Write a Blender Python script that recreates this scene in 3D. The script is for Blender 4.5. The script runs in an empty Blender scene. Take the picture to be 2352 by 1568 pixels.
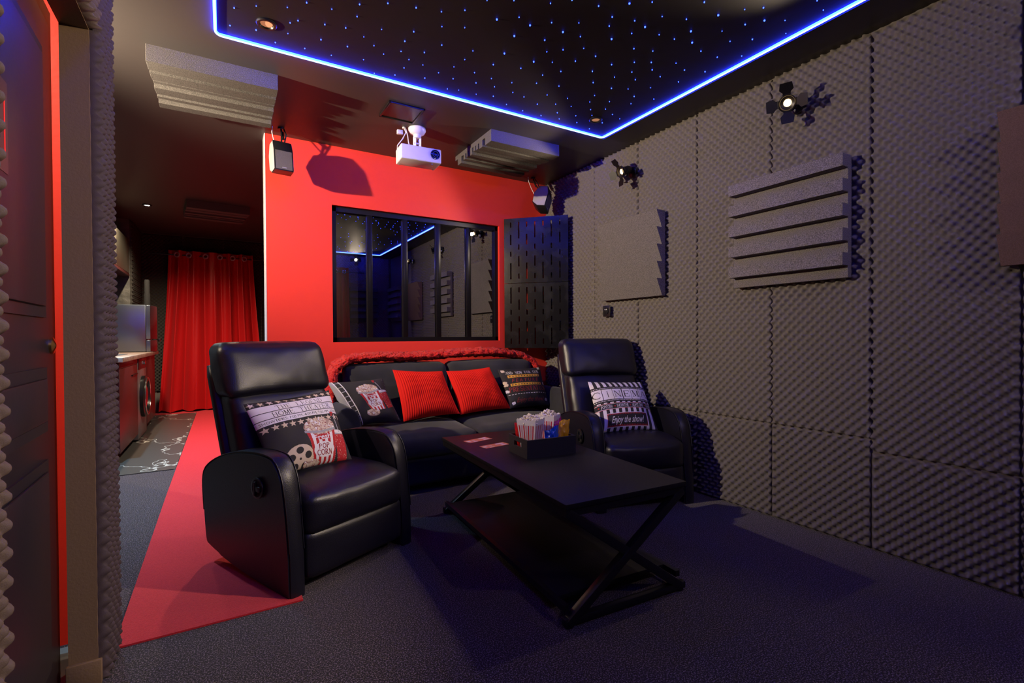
import bpy, bmesh, math, random
import numpy as np
from mathutils import Vector, Matrix, noise
random.seed(7)
S = bpy.context.scene
COL = S.collection
R = math.radians
PI = math.pi

# ------------------------------------------------------------------ camera
cd = bpy.data.cameras.new('camera'); cam = bpy.data.objects.new('camera', cd); COL.objects.link(cam)
yaw, pit, rol = .5369, -.01078, -.005567
fw = Vector((math.sin(yaw)*math.cos(pit), math.cos(yaw)*math.cos(pit), math.sin(pit)))
rt = Vector((math.cos(yaw), -math.sin(yaw), 0)); up = rt.cross(fw)
rt2 = rt*math.cos(rol)+up*math.sin(rol); up2 = rt2.cross(fw)
m = Matrix((rt2, up2, -fw)).transposed().to_4x4(); m.translation = Vector((0, 0, 1.06))
cam.matrix_world = m
cd.sensor_width = 36; cd.lens = 36*1110.28/2352; cd.clip_start = .02
S.camera = cam
# ------------------------------------------------------------------ world, view
w = bpy.data.worlds.new('world'); S.world = w; w.use_nodes = True
w.node_tree.nodes['Background'].inputs[0].default_value = (.02, .02, .03, 1)
w.node_tree.nodes['Background'].inputs[1].default_value = .05
S.view_settings.view_transform = 'Standard'; S.view_settings.look = 'None'
S.view_settings.gamma = 1; S.view_settings.use_curve_mapping = False
S.view_settings.exposure = 0.0
S.cycles.use_denoising = True
S.cycles.sample_clamp_indirect = 4
S.cycles.caustics_reflective = False; S.cycles.caustics_refractive = False
S.cycles.max_bounces = 8
WARM = (1, .79, .56); NEUT = (1, .86, .72)
LP = dict(s1=45, s2=26, s3=250, left=560, kitchen=230, hall=230, lobby=110, rear=28, led=112)

def spot(name, loc, d, watt, ang=110, blend=.5, col=WARM, rad=.025):
    l = bpy.data.lights.new(name, 'SPOT'); l.energy = watt; l.color = col; l.spot_size = R(ang); l.spot_blend = blend
    l.shadow_soft_size = rad
    o = bpy.data.objects.new(name, l); COL.objects.link(o)
    o.location = loc; o.rotation_euler = Vector(d).to_track_quat('-Z', 'Y').to_euler()
    return o

# ------------------------------------------------------------------ materials
M = {}
def mat(n, col, rough=.6, metal=0, spec=.5, coat=0, sheen=0, bump=None, emit=None, es=0, var=None):
    """bump=(scale, strength, distance) noise bump; var=(scale, colour2, low, high) noise colour variation"""
    ma = bpy.data.materials.new(n); ma.use_nodes = True; nt = ma.node_tree; b = nt.nodes['Principled BSDF']
    b.inputs['Base Color'].default_value = (*col, 1); b.inputs['Roughness'].default_value = rough
    b.inputs['Metallic'].default_value = metal; b.inputs['Specular IOR Level'].default_value = spec
    b.inputs['Coat Weight'].default_value = coat; b.inputs['Sheen Weight'].default_value = sheen
    if emit: b.inputs['Emission Color'].default_value = (*emit, 1); b.inputs['Emission Strength'].default_value = es
    if bump or var: tc = nt.nodes.new('ShaderNodeTexCoord')
    if var:
        nz = nt.nodes.new('ShaderNodeTexNoise'); nz.inputs['Scale'].default_value = var[0]; nz.inputs['Detail'].default_value = 4
        nt.links.new(tc.outputs['Object'], nz.inputs['Vector'])
        cr = nt.nodes.new('ShaderNodeValToRGB'); cr.color_ramp.elements[0].position = var[2]; cr.color_ramp.elements[1].position = var[3]
        cr.color_ramp.elements[0].color = (*col, 1); cr.color_ramp.elements[1].color = (*var[1], 1)
        nt.links.new(nz.outputs['Fac'], cr.inputs['Fac']); nt.links.new(cr.outputs['Color'], b.inputs['Base Color'])
    if bump:
        nz = nt.nodes.new('ShaderNodeTexNoise'); nz.inputs['Scale'].default_value = bump[0]; nz.inputs['Detail'].default_value = 5
        nt.links.new(tc.outputs['Object'], nz.inputs['Vector'])
        bp = nt.nodes.new('ShaderNodeBump'); bp.inputs['Strength'].default_value = bump[1]; bp.inputs['Distance'].default_value = bump[2]
        nt.links.new(nz.outputs['Fac'], bp.inputs['Height']); nt.links.new(bp.outputs['Normal'], b.inputs['Normal'])
    M[n] = ma; return ma

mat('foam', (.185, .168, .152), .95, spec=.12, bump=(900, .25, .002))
mat('foam_light', (.062, .058, .056), .95, spec=.1, bump=(350, .6, .003), var=(330, (.145, .136, .126), .40, .62))
mat('foam_dark', (.10, .09, .085), .95, spec=.1, bump=(700, .5, .003), var=(900, (.16, .145, .135), .42, .62))
mat('foam_mid', (.11, .103, .097), .95, spec=.1, bump=(350, .8, .004), var=(330, (.29, .27, .25), .40, .62))
mat('foam_brown', (.20, .13, .09), .95, spec=.1, bump=(350, .5, .003), var=(330, (.26, .17, .12), .4, .62))
mat('steel_light', (.62, .56, .44), .3, metal=1, bump=(5, .15, .01))
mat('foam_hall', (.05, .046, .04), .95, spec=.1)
mat('foam_left_shaded', (.075, .052, .055), .75, spec=.35, bump=(600, .3, .002))  # shaded copy of the left foam, lack of spotlight put into the colour
mat('foam_left', (.13, .092, .07), .75, spec=.35, bump=(600, .3, .002))
mat('red_paint', (.80, .045, .026), .55, spec=.35, bump=(60, .15, .004))
mat('black_paint', (.046, .040, .038), .46, spec=.4, bump=(14, .03, .01))
mat('star_panel', (.014, .010, .011), .6, spec=.2, bump=(10, .1, .01))
mat('brown_paint', (.24, .155, .08), .6, bump=(150, .35, .002))
mat('carpet', (.012, .0085, .011), .95, spec=.1, sheen=.2, bump=(260, .5, .004), var=(210, (.20, .15, .175), .50, .63))  # blue-grey pile tinted purple, LED light and red bounce put into the colour
mat('carpet_red', (.52, .014, .026), .9, spec=.1, sheen=.15, bump=(260, .6, .004), var=(190, (.66, .03, .04), .3, .7))
mat('leather', (.006, .0055, .012), .38, spec=.6, bump=(260, .22, .003))  # black leather tinted navy, blue light on the seats put into the colour
mat('leather_seam', (.03, .03, .034), .5)
mat('velvet', (.026, .026, .030), .85, spec=.15, sheen=.15, bump=(300, .4, .002), var=(5, (.044, .044, .050), .4, .7))
mat('fur', (.66, .012, .012), .8, spec=.1, sheen=.12, bump=(75, 1.0, .03), var=(18, (.78, .04, .03), .35, .7))
mat('cord_red', (.70, .016, .010), .85, spec=.15)
mat('curtain_red', (.50, .006, .008), .42, spec=.4, sheen=.05, bump=(90, .15, .002))
mat('black_metal', (.008, .0075, .008), .36, spec=.4)
mat('black_plastic', (.012, .012, .013), .3)
mat('black_board', (.005, .005, .006), .2, spec=.3, bump=(8, .1, .004), var=(7, (.022, .022, .024), .5, .75))
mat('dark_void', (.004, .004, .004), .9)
mat('white_plastic', (.72, .70, .72), .35)
mat('grey_side', (.42, .40, .40), .45)
mat('chrome', (.75, .74, .72), .15, metal=1)
mat('steel', (.22, .26, .32), .33, metal=1, bump=(4, .1, .01))
mat('brass', (.8, .55, .22), .2, metal=1)
mat('wash', (.10, .10, .105), .3, spec=.5)
mat('kitchen_red', (.055, .013, .013), .38, spec=.5)
mat('wood_top', (.16, .11, .09), .5, var=(30, (.30, .22, .18), .35, .65))
mat('slate', (.06, .058, .05), .55, bump=(9, .8, .02), var=(9, (.11, .105, .09), .35, .7))
mat('door_black', (.018, .015, .018), .4, bump=(60, .1, .002))
mat('white_p', (.78, .74, .76), .8, sheen=.1); mat('black_p', (.022, .019, .021), .8)
mat('cream_p', (.68, .55, .42), .8); mat('tan_p', (.42, .27, .22), .8); mat('red_p', (.46, .012, .018), .8)
mat('dred_p', (.27, .03, .03), .8); mat('gold_p', (.78, .40, .05), .8); mat('grey_p', (.36, .35, .38), .8)
mat('box_white', (.80, .76, .76), .5); mat('box_red', (.55, .008, .012), .5); mat('popcorn', (.82, .74, .66), .8, bump=(120, .5, .003))
mat('bag_blue', (.004, .07, .55), .22, coat=.4); mat('bag_yellow', (.78, .36, .01), .22, coat=.4)
mat('bag_red', (.6, .01, .012), .22, coat=.4); mat('bag_pink', (.45, .01, .2), .22, coat=.4)
mat('tray', (.02, .019, .022), .5, bump=(80, .2, .002))
mat('ticket', (.50, .14, .10), .45); mat('ticket_light', (.60, .45, .55), .45)
mat('bulb_warm', (.1, .1, .1), .3, emit=(1, .62, .25), es=9)
mat('bulb_dim', (.5, .3, .2), .3, emit=(1, .45, .2), es=.35)
mat('bulb_white', (.1, .1, .1), .3, emit=(1, .92, .8), es=25)
mat('lens', (.01, .01, .03), .05, coat=1)
mat('poster_p', (.05, .03, .03), .3); mat('neon_red', (.5, .01, .01), .4, emit=(1, .03, .02), es=.5); mat('neon_violet', (.3, .12, .5), .4, emit=(.35, .15, .8), es=.35)
mat('orange_p', (.6, .25, .12), .6)
mat('led', (.0, .0, .0), .5, emit=(.003, .012, 1), es=LP['led'])
mat('led_core', (.0, .0, .0), .5, emit=(.30, .48, 1), es=5)
mat('star', (.0, .0, .0), .5, emit=(.02, .05, 1), es=12)

def nodes_mat(n):
    ma = bpy.data.materials.new(n); ma.use_nodes = True; M[n] = ma
    return ma.node_tree, ma.node_tree.nodes['Principled BSDF']
# black wood grain of the table
nt, b = nodes_mat('black_wood')
tc = nt.nodes.new('ShaderNodeTexCoord'); mp = nt.nodes.new('ShaderNodeMapping'); mp.inputs['Scale'].default_value = (60, 4, 4)
nz = nt.nodes.new('ShaderNodeTexNoise'); nz.inputs['Scale'].default_value = 5; nz.inputs['Detail'].default_value = 6
cr = nt.nodes.new('ShaderNodeValToRGB'); cr.color_ramp.elements[0].color = (.005, .0045, .005, 1); cr.color_ramp.elements[1].color = (.014, .0125, .013, 1)
bp = nt.nodes.new('ShaderNodeBump'); bp.inputs['Strength'].default_value = .35; bp.inputs['Distance'].default_value = .002
nt.links.new(tc.outputs['Object'], mp.inputs[0]); nt.links.new(mp.outputs[0], nz.inputs[0]); nt.links.new(nz.outputs['Fac'], cr.inputs[0])
nt.links.new(cr.outputs[0], b.inputs['Base Color']); nt.links.new(nz.outputs['Fac'], bp.inputs['Height']); nt.links.new(bp.outputs[0], b.inputs['Normal'])
b.inputs['Roughness'].default_value = .42; b.inputs['Specular IOR Level'].default_value = .22
# black marble with white veins
nt, b = nodes_mat('marble')
tc = nt.nodes.new('ShaderNodeTexCoord'); nz = nt.nodes.new('ShaderNodeTexNoise'); nz.inputs['Scale'].default_value = 3; nz.inputs['Detail'].default_value = 3
mx = nt.nodes.new('ShaderNodeMix'); mx.data_type = 'RGBA'; mx.inputs[0].default_value = .55
vo = nt.nodes.new('ShaderNodeTexVoronoi'); vo.feature = 'DISTANCE_TO_EDGE'; vo.inputs['Scale'].default_value = 1.7
mp = nt.nodes.new('ShaderNodeMapping'); mp.inputs['Scale'].default_value = (1.2, .8, 1); mp.inputs['Rotation'].default_value = (0, 0, .6)
cr = nt.nodes.new('ShaderNodeValToRGB'); cr.color_ramp.elements[0].position = 0; cr.color_ramp.elements[1].position = .010
cr.color_ramp.elements[0].color = (.55, .54, .5, 1); cr.color_ramp.elements[1].color = (.055, .055, .052, 1)
nt.links.new(tc.outputs['Object'], mp.inputs[0]); nt.links.new(mp.outputs[0], nz.inputs[0]); nt.links.new(mp.outputs[0], mx.inputs[6]); nt.links.new(nz.outputs['Color'], mx.inputs[7])
nt.links.new(mx.outputs[2], vo.inputs['Vector']); nt.links.new(vo.outputs['Distance'], cr.inputs[0]); nt.links.new(cr.outputs[0], b.inputs['Base Color'])
b.inputs['Roughness'].default_value = .35
# tinted mirror-like window glass, slightly smeared
nt, b = nodes_mat('glass')
out = nt.nodes['Material Output']; gl = nt.nodes.new('ShaderNodeBsdfGlossy'); gl.inputs['Roughness'].default_value = .0; gl.inputs['Color'].default_value = (.62, .62, .64, 1)
tr = nt.nodes.new('ShaderNodeBsdfTransparent'); tr.inputs['Color'].default_value = (.5, .5, .5, 1)
ms = nt.nodes.new('ShaderNodeMixShader'); tc = nt.nodes.new('ShaderNodeTexCoord'); nz = nt.nodes.new('ShaderNodeTexNoise'); nz.inputs['Scale'].default_value = 2.4; nz.inputs['Detail'].default_value = 5
mr = nt.nodes.new('ShaderNodeMapRange'); mr.inputs[1].default_value = .3; mr.inputs[2].default_value = .7; mr.inputs[3].default_value = .62; mr.inputs[4].default_value = .85
nt.links.new(tc.outputs['Object'], nz.inputs[0]); nt.links.new(nz.outputs['Fac'], mr.inputs[0]); nt.links.new(mr.outputs[0], ms.inputs[0])
nt.links.new(tr.outputs[0], ms.inputs[1]); nt.links.new(gl.outputs[0], ms.inputs[2]); nt.links.new(ms.outputs[0], out.inputs[0])

# ------------------------------------------------------------------ mesh builder
class B:
    """collects shapes (with material slots) and links them as ONE mesh object"""
    def __init__(s, *mats): s.v = []; s.f = []; s.mi = []; s.mats = list(mats) or ['black_plastic']; s.T = Matrix.Identity(4)
    def add(s, vs, fs, mt=None):
        k = len(s.v); T = s.T
        s.v += [tuple(T @ Vector(p)) for p in vs]
        i = 0
        if mt is not None:
            if mt not in s.mats: s.mats.append(mt)
            i = s.mats.index(mt)
        for f in fs: s.f.append([k+q for q in f]); s.mi.append(i)
        return s
    def bm(s, bm, mt=None):
        bm.verts.index_update(); s.add([v.co[:] for v in bm.verts], [[v.index for v in f.verts] for f in bm.faces], mt); bm.free(); return s
    def box(s, lo, hi, r=0, mt=None, seg=2):
        bm = bmesh.new(); bmesh.ops.create_cube(bm, size=1)
        lo = Vector(lo); hi = Vector(hi); d = hi-lo; c = (lo+hi)/2
        for v in bm.verts: v.co = Vector((v.co.x*d.x, v.co.y*d.y, v.co.z*d.z))+c
        if r: bmesh.ops.bevel(bm, geom=bm.edges[:], offset=min(r, min(d)*.49), segments=seg, affect='EDGES', profile=.5)
        return s.bm(bm, mt)
    def prism(s, pts, d0, d1, ax='x', r=0, mt=None, seg=2):
        """polygon pts extruded along ax from d0 to d1; pts are (y,z) for x, (x,z) for y, (x,y) for z"""
        def P(a, b, d): return {'x': (d, a, b), 'y': (a, d, b), 'z': (a, b, d)}[ax]
        bm = bmesh.new(); n = len(pts)
        v0 = [bm.verts.new(P(a, b, d0)) for a, b in pts]; v1 = [bm.verts.new(P(a, b, d1)) for a, b in pts]
        f0 = bm.faces.new(v0); f1 = bm.faces.new(v1[::-1])
        for i in range(n): bm.faces.new((v0[i], v1[i], v1[(i+1) % n], v0[(i+1) % n]))
        bmesh.ops.recalc_face_normals(bm, faces=bm.faces[:])
        if r:
            ed = set(f0.edges) | set(f1.edges)
            bmesh.ops.bevel(bm, geom=list(ed), offset=r, segments=seg, affect='EDGES', profile=.5)
        return s.bm(bm, mt)
    def tube(s, pts, r, n=10, mt=None, closed=False):
        pts = [Vector(p) for p in pts]; vs = []; fs = []; N = len(pts); prev = None
        for i, p in enumerate(pts):
            if closed: t = pts[(i+1) % N]-pts[i-1]
            else: t = pts[min(i+1, N-1)]-pts[max(i-1, 0)]
            t.normalize()
            if prev is None: a = t.orthogonal().normalized()
            else: a = (prev-t*prev.dot(t)).normalized()
            prev = a; c = t.cross(a); rr = r[i] if isinstance(r, (list, tuple)) else r
            for k in range(n): q = 2*PI*k/n; vs.append(p+(a*math.cos(q)+c*math.sin(q))*rr)
        for i in range(N if closed else N-1):
            j = (i+1) % N
            for k in range(n): fs.append((i*n+k, i*n+(k+1) % n, j*n+(k+1) % n, j*n+k))
        if not closed: fs.append(tuple(range(n))[::-1]); fs.append(tuple((N-1)*n+k for k in range(n)))
        return s.add(vs, fs, mt)
    def bar(s, a, b, wd, ht, mt=None, r=0, upv=(0, 0, 1)):
        a = Vector(a); b = Vector(b); d = b-a; L = d.length; d.normalize(); u = Vector(upv)
        sd = d.cross(u)
        if sd.length < 1e-4: sd = d.orthogonal()
        sd.normalize(); u = sd.cross(d); T0 = s.T
        s.T = T0 @ Matrix.Translation(a) @ Matrix((d, sd, u)).transposed().to_4x4()
        s.box((0, -wd/2, -ht/2), (L, wd/2, ht/2), r, mt); s.T = T0; return s
    def lathe(s, prof, n=24, mt=None, cap=True):
        vs = []; fs = []
        for r_, z in prof:
            for k in range(n): q = 2*PI*k/n; vs.append((r_*math.cos(q), r_*math.sin(q), z))
        for i in range(len(prof)-1):
            for k in range(n): fs.append((i*n+k, i*n+(k+1) % n, (i+1)*n+(k+1) % n, (i+1)*n+k))
        if cap: fs.append(tuple(range(n))[::-1]); fs.append(tuple((len(prof)-1)*n+k for k in range(n)))
        return s.add(vs, fs, mt)
    def soft(s, lo, hi, r=.03, bulge=(0, 0, 0), n=12, mt=None, wr=0, seed=0, fn=None):
        """upholstered block: rounded box with swollen faces"""
        lo = Vector(lo); hi = Vector(hi); c = (lo+hi)/2; h = (hi-lo)/2; bm = bmesh.new()
        bmesh.ops.create_cube(bm, size=2); bmesh.ops.subdivide_edges(bm, edges=bm.edges[:], cuts=n, use_grid_fill=True)
        for v in bm.verts:
            p = v.co.copy(); q = Vector((p.x*h.x, p.y*h.y, p.z*h.z))
            inn = Vector([max(-(h[i]-r), min(h[i]-r, q[i])) for i in range(3)])
            d = q-inn
            if d.length > 1e-9: q = inn+d.normalized()*r
            e = [max(0, 1-p[i]**2) for i in range(3)]
            q.x += math.copysign(bulge[0], p.x)*abs(p.x)**3*e[1]*e[2] if bulge[0] else 0
            q.y += math.copysign(bulge[1], p.y)*abs(p.y)**3*e[0]*e[2] if bulge[1] else 0
            q.z += math.copysign(bulge[2], p.z)*abs(p.z)**3*e[0]*e[1] if bulge[2] else 0
            if wr: q += q.normalized()*wr*noise.noise((q+Vector((seed, 0, 0)))*14)
            q += c
            if fn: q = Vector(fn(q))
            v.co = q
        return s.bm(bm, mt)
    def build(s, name, parent=None, smooth=38, loc=None, rot=None):
        me = bpy.data.meshes.new(name); me.from_pydata(s.v, [], s.f)
        for q in s.mats: me.materials.append(M[q])
        me.polygons.foreach_set('material_index', s.mi); me.update()
        if smooth:
            me.polygons.foreach_set('use_smooth', [True]*len(me.polygons)); me.set_sharp_from_angle(angle=R(smooth))
        o = bpy.data.objects.new(name, me); COL.objects.link(o)
        if parent: o.parent = parent
        if loc: o.location = loc
        if rot is not None: o.rotation_euler = rot
        return o

def thing(name, label, cat, loc=(0, 0, 0), rot=(0, 0, 0), group=None):
    o = bpy.data.objects.new(name, None); COL.objects.link(o); o.empty_display_size = .1
    o.location = loc; o.rotation_euler = rot if isinstance(rot, (tuple, list)) else (0, 0, rot)
    return tag(o, label, cat, group)
def tag(o, label, cat, group=None):
    o['label'] = label; o['category'] = cat
    if group: o['group'] = group
    return o
def struct(o, label=None):
    o['kind'] = 'structure'
    if label: o['label'] = label
    return o
def stuff(o): o['kind'] = 'stuff'; return o

# ------------------------------------------------------------------ room shell
ZC = 2.54; XR = 2.745; YB = 3.93; YR = -1.1
struct(B('carpet').box((-1.6, YR-.1, -.06), (XR+.1, 8.6, 0)).build('floor'), 'dark blue grey fleck carpet')
mb = B('marble').box((-1.42, 4.74, .0005), (-.35, 8.17, .006)); struct(mb.build('floor_marble'), 'black marble effect floor with white veins')
mb = B('carpet_red').prism([(-.335, 2.1), (.262, 2.095), (.262, 3.93), (.262, 4.08), (.9, 4.08), (.9, 8.4), (-1.0, 8.4), (-1.0, 8.175), (-.345, 8.175), (-.345, 4.0)], .0005, .007, 'z')
tag(mb.build('carpet_runner'), 'bright red carpet runner leading past the left recliner to the red curtain', 'carpet')
struct(B('black_paint').box((-1.6, YR-.1, ZC), (XR+.1, 8.6, ZC+.1)).build('ceiling'))
mb = B('star_panel').box((-.015, -.74, ZC-.004), (2.42, 2.745, ZC-.0005)); struct(mb.build('ceiling_star_panel'), 'black star ceiling panel inside the blue light strip')
mb = B('foam').box((XR, YR, 0), (XR+.1, YB+.12, ZC)); struct(mb.build('wall_right'))
mb = B('foam').box((-.5, YR-.1, 0), (XR+.1, YR, ZC)); struct(mb.build('wall_rear'))
# red partition wall with a window opening
WX0, WX1, WZ0, WZ1 = .725, 2.208, 1.022, 2.085
mb = B('red_paint')
mb.box((.266, YB, 0), (WX0, YB+.14, ZC)).box((WX1, YB, 0), (XR, YB+.14, ZC)).box((WX0, YB, 0), (WX1, YB+.14, WZ0)).box((WX0, YB, WZ1), (WX1, YB+.14, ZC))
struct(mb.build('wall_back'), 'bright red painted partition wall')
struct(B('white_plastic').box((.262, YB-.002, 0), (.268, YB+.145, ZC)).build('trim_1'), 'pale corner bead of the red wall')
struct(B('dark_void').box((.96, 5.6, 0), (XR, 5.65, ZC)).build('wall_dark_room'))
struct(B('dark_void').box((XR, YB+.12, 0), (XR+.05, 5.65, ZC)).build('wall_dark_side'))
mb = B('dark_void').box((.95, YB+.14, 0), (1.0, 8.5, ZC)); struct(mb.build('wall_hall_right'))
mb = B('foam').box((-1.6, 8.46, 0), (1.1, 8.52, ZC)); struct(mb.build('wall_hall_end'))
mb = B('slate').box((-1.5, 7.6, 0), (-1.0, 7.72, ZC)).box((-1.5, 2.25, 0), (-1.42, 7.6, ZC)); struct(mb.build('wall_kitchen'), 'dark slate effect kitchen wall')
mb = B('foam').box((-1.06, 7.72, 0), (-1.0, 8.46, ZC)); struct(mb.build('wall_hall_left'))
# left wall: thin partition with a doorway (y 1.14 .. 1.93, lintel at z 2.0)
mb = B('brown_paint')
mb.box((-.414, 1.93, 0), (-.345, 2.12, ZC)).box((-.414, YR, 0), (-.345, 1.12, ZC)).box((-.414, 1.12, 2.0), (-.345, 1.93, ZC))
mb.box((-.418, 1.915, .0), (-.334, 1.93, .075), .003)
struct(mb.build('wall_left'), 'brown painted left wall and door reveal')
mb = B('red_paint'); mb.box((-1.5, 2.12, .05), (-.345, 2.2, ZC)); mb.box((-1.55, YR, 0), (-1.5, 2.2, ZC))
struct(mb.build('wall_lobby'), 'red lobby wall beyond the door')
struct(B('marble').box((-1.5, YR, .0005), (-.42, 2.2, .004)).build('floor_lobby'))
struct(B('dark_void').box((-1.6, YR-.1, 0), (-.5, YR, ZC)).build('wall_lobby_end'))

# ------------------------------------------------------------------ egg-crate foam sheets
HP = .0245
def foam_sheet(name, o, eu, ev, en, W, H, label, group, step=.008, ph=(0, 0), amp=.015, base=.0215, mt='foam', lean=0, edge_wave=.0):
    """egg-crate sheet: origin o, in-plane axes eu, ev, outward normal en"""
    nu = max(2, int(round(W/step))); nv = max(2, int(round(H/step)))
    U, V = np.meshgrid(np.linspace(0, W, nu+1), np.linspace(0, H, nv+1), indexing='ij')
    f = np.cos(PI*(U+ph[0])/HP)*np.cos(PI*(V+ph[1])/HP)
    h = (base-amp)+2*amp*(np.sin(PI/2*((1+f)/2)**1.35) if mt in ('foam_left', 'foam_left_shaded') else ((1+f)/2)**1.7)
    h[0, :] = h[-1, :] = 0; h[:, 0] = h[:, -1] = 0
    U2 = U.copy(); U2[0, :] += .001; U2[1, :] = .002+.0015*(1+np.cos(PI*(V[1, :]+ph[1])/HP)); U2[-2, :] = W-.002-.0015*(1+np.cos(PI*(V[-2, :]+ph[1])/HP))
    U2[0, :] = U2[1, :]; U2[-1, :] = U2[-2, :]
    if lean: U2 = U2+lean*V/H
    o, eu, ev, en = [np.array(q, float) for q in (o, eu, ev, en)]
    P_ = o+U2[..., None]*eu+V[..., None]*ev+h[..., None]*en
    P_ = P_.reshape(-1, 3)
    i = np.arange(nu)[:, None]*(nv+1)+np.arange(nv)[None, :]
    q = np.stack([i, i+nv+1, i+nv+2, i+1], -1).reshape(-1, 4)
    if np.dot(np.cross(eu, ev), en) < 0: q = q[:, ::-1]
    me = bpy.data.meshes.new(name); me.vertices.add(len(P_)); me.vertices.foreach_set('co', P_.astype(np.float32).ravel())
    me.loops.add(q.size); me.loops.foreach_set('vertex_index', q.astype(np.int32).ravel())
    me.polygons.add(len(q)); me.polygons.foreach_set('loop_start', np.arange(0, q.size, 4, dtype=np.int32)); me.polygons.foreach_set('loop_total', np.full(len(q), 4, dtype=np.int32))
    me.update(calc_edges=True); me.polygons.foreach_set('use_smooth', np.ones(len(q), bool)); me.materials.append(M[mt])
    ob = bpy.data.objects.new(name, me); COL.objects.link(ob); return tag(ob, label, 'foam panel', group)
GR = 'egg-crate foam sheets on the right wall'
ys = [3.928, 3.20, 2.69, 2.155, 1.641, 1.137, .616, .1, -.42, -1.08]
where = ['in the far corner behind the slotted boards', 'behind the sawtooth foam wedge panel', 'behind the right recliner, between the two spotlights', 'beside the right recliner under the nearer spotlight', 'mostly behind the ribbed square foam panel', 'bare, between the ribbed panel and the cut-off wedge panel', 'behind the cut-off wedge panel at the picture edge']
wlow = ['in the far corner beside the sofa', 'beside the sofa end, low on the wall', 'behind the right recliner, low on the wall', 'just right of the right recliner, low on the wall', 'between right recliner and the lower right sheets, on the carpet', 'at the lower right, standing on the carpet', 'at the bottom right edge of the picture']
for i in range(9):
    y1, y0 = ys[i], ys[i+1]; zs = .542 if i < 5 else .482
    up_l = 'tall charcoal egg-crate foam sheet '+(where[i] if i < 7 else 'beside the camera on the right wall')
    lo_l = 'low charcoal egg-crate foam sheet '+(wlow[i] if i < 7 else 'beside the camera on the right wall')
    far = .0165 if i >= 7 else (.0062 if i > 3 else .007)
    foam_sheet('foam_sheet', (XR, y0+.001, zs+.002), (0, 1, 0), (0, 0, 1), (-1, 0, 0), y1-y0-.002, ZC-zs-.004, up_l, GR, far, (i*.011, 0))
    foam_sheet('foam_sheet', (XR, y0+.001, .003), (0, 1, 0), (0, 0, 1), (-1, 0, 0), y1-y0-.002, zs-.005, lo_l, GR, far, (i*.011+.01, .007), .016, .021)
HP = .024
foam_sheet('foam_sheet', (-.345, 1.932, .002), (0, 1, 0), (0, 0, 1), (1, 0, 0), .19, ZC-.004, 'narrow charcoal egg-crate foam strip on the door jamb beside the hallway', 'egg-crate foam on the left wall', .004, (0, 0), .012, .022, 'foam_left_shaded')
foam_sheet('foam_sheet', (-.345, .1, .002), (0, 1, 0), (0, 0, 1), (1, 0, 0), 1.045, ZC-.004, 'charcoal egg-crate foam sheet at the left picture edge beside the black door', 'egg-crate foam on the left wall', .0045, (0, 0), .012, .022, 'foam_left')
foam_sheet('foam_sheet', (-.345, 1.147, 2.002), (0, 1, 0), (0, 0, 1), (1, 0, 0), .783, ZC-2.006, 'egg-crate foam strip above the black door', 'egg-crate foam on the left wall', .004, (0, 0), .012, .022, 'foam_left')
foam_sheet('foam_sheet', (-.345, YR+.04, .002), (0, 1, 0), (0, 0, 1), (1, 0, 0), 1.15, ZC-.004, 'charcoal egg-crate foam sheet beside the camera', 'egg-crate foam on the left wall', .016, (0, 0), .012, .022, 'foam_left')
HP = .0245
foam_sheet('foam_sheet', (-.30, YR, .002), (1, 0, 0), (0, 0, 1), (0, 1, 0), 3.0, ZC-.004, 'charcoal egg-crate foam sheet behind the camera, seen mirrored in the window', 'egg-crate foam behind the camera', .012)
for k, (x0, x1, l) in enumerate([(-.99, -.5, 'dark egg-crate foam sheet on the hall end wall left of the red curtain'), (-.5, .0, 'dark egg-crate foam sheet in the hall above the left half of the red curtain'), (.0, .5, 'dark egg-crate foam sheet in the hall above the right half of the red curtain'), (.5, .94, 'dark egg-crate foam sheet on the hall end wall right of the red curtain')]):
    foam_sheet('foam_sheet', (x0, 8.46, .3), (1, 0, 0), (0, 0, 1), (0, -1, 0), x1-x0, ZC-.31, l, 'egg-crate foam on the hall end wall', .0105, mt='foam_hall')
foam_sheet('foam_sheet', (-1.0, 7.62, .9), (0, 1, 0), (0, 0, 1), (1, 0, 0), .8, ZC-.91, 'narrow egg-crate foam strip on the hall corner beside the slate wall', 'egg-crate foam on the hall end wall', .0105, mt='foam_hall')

# ------------------------------------------------------------------ window
mat('frame_black', (.006, .0055, .006), .3, spec=.25)
t = B('frame_black')
yg = YB+.06
t.box((WX0, YB+.03, WZ0), (WX0+.035, YB+.09, WZ1)).box((WX1-.03, YB+.03, WZ0), (WX1, YB+.09, WZ1))
t.box((WX0, YB+.03, WZ1-.04), (WX1, YB+.09, WZ1)).box((WX0, YB+.03, WZ0), (WX1, YB+.09, WZ0+.035))
win = struct(t.build('window_1'), 'black framed interior window with five tall panes')
mxs = [1.022, 1.318, 1.618, 1.910]
for x in mxs: B('frame_black').box((x-.022, YB+.035, WZ0+.03), (x+.022, YB+.09, WZ1-.03), .004).build('mullion', win)
e = [WX0+.03]+mxs+[WX1-.025]
for a, c in zip(e[:-1], e[1:]):
    B('glass').add([(a, yg, WZ0+.02), (c, yg, WZ0+.02), (c, yg, WZ1-.03), (a, yg, WZ1-.03)], [(0, 1, 2, 3)]).build('pane', win, smooth=0)
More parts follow.
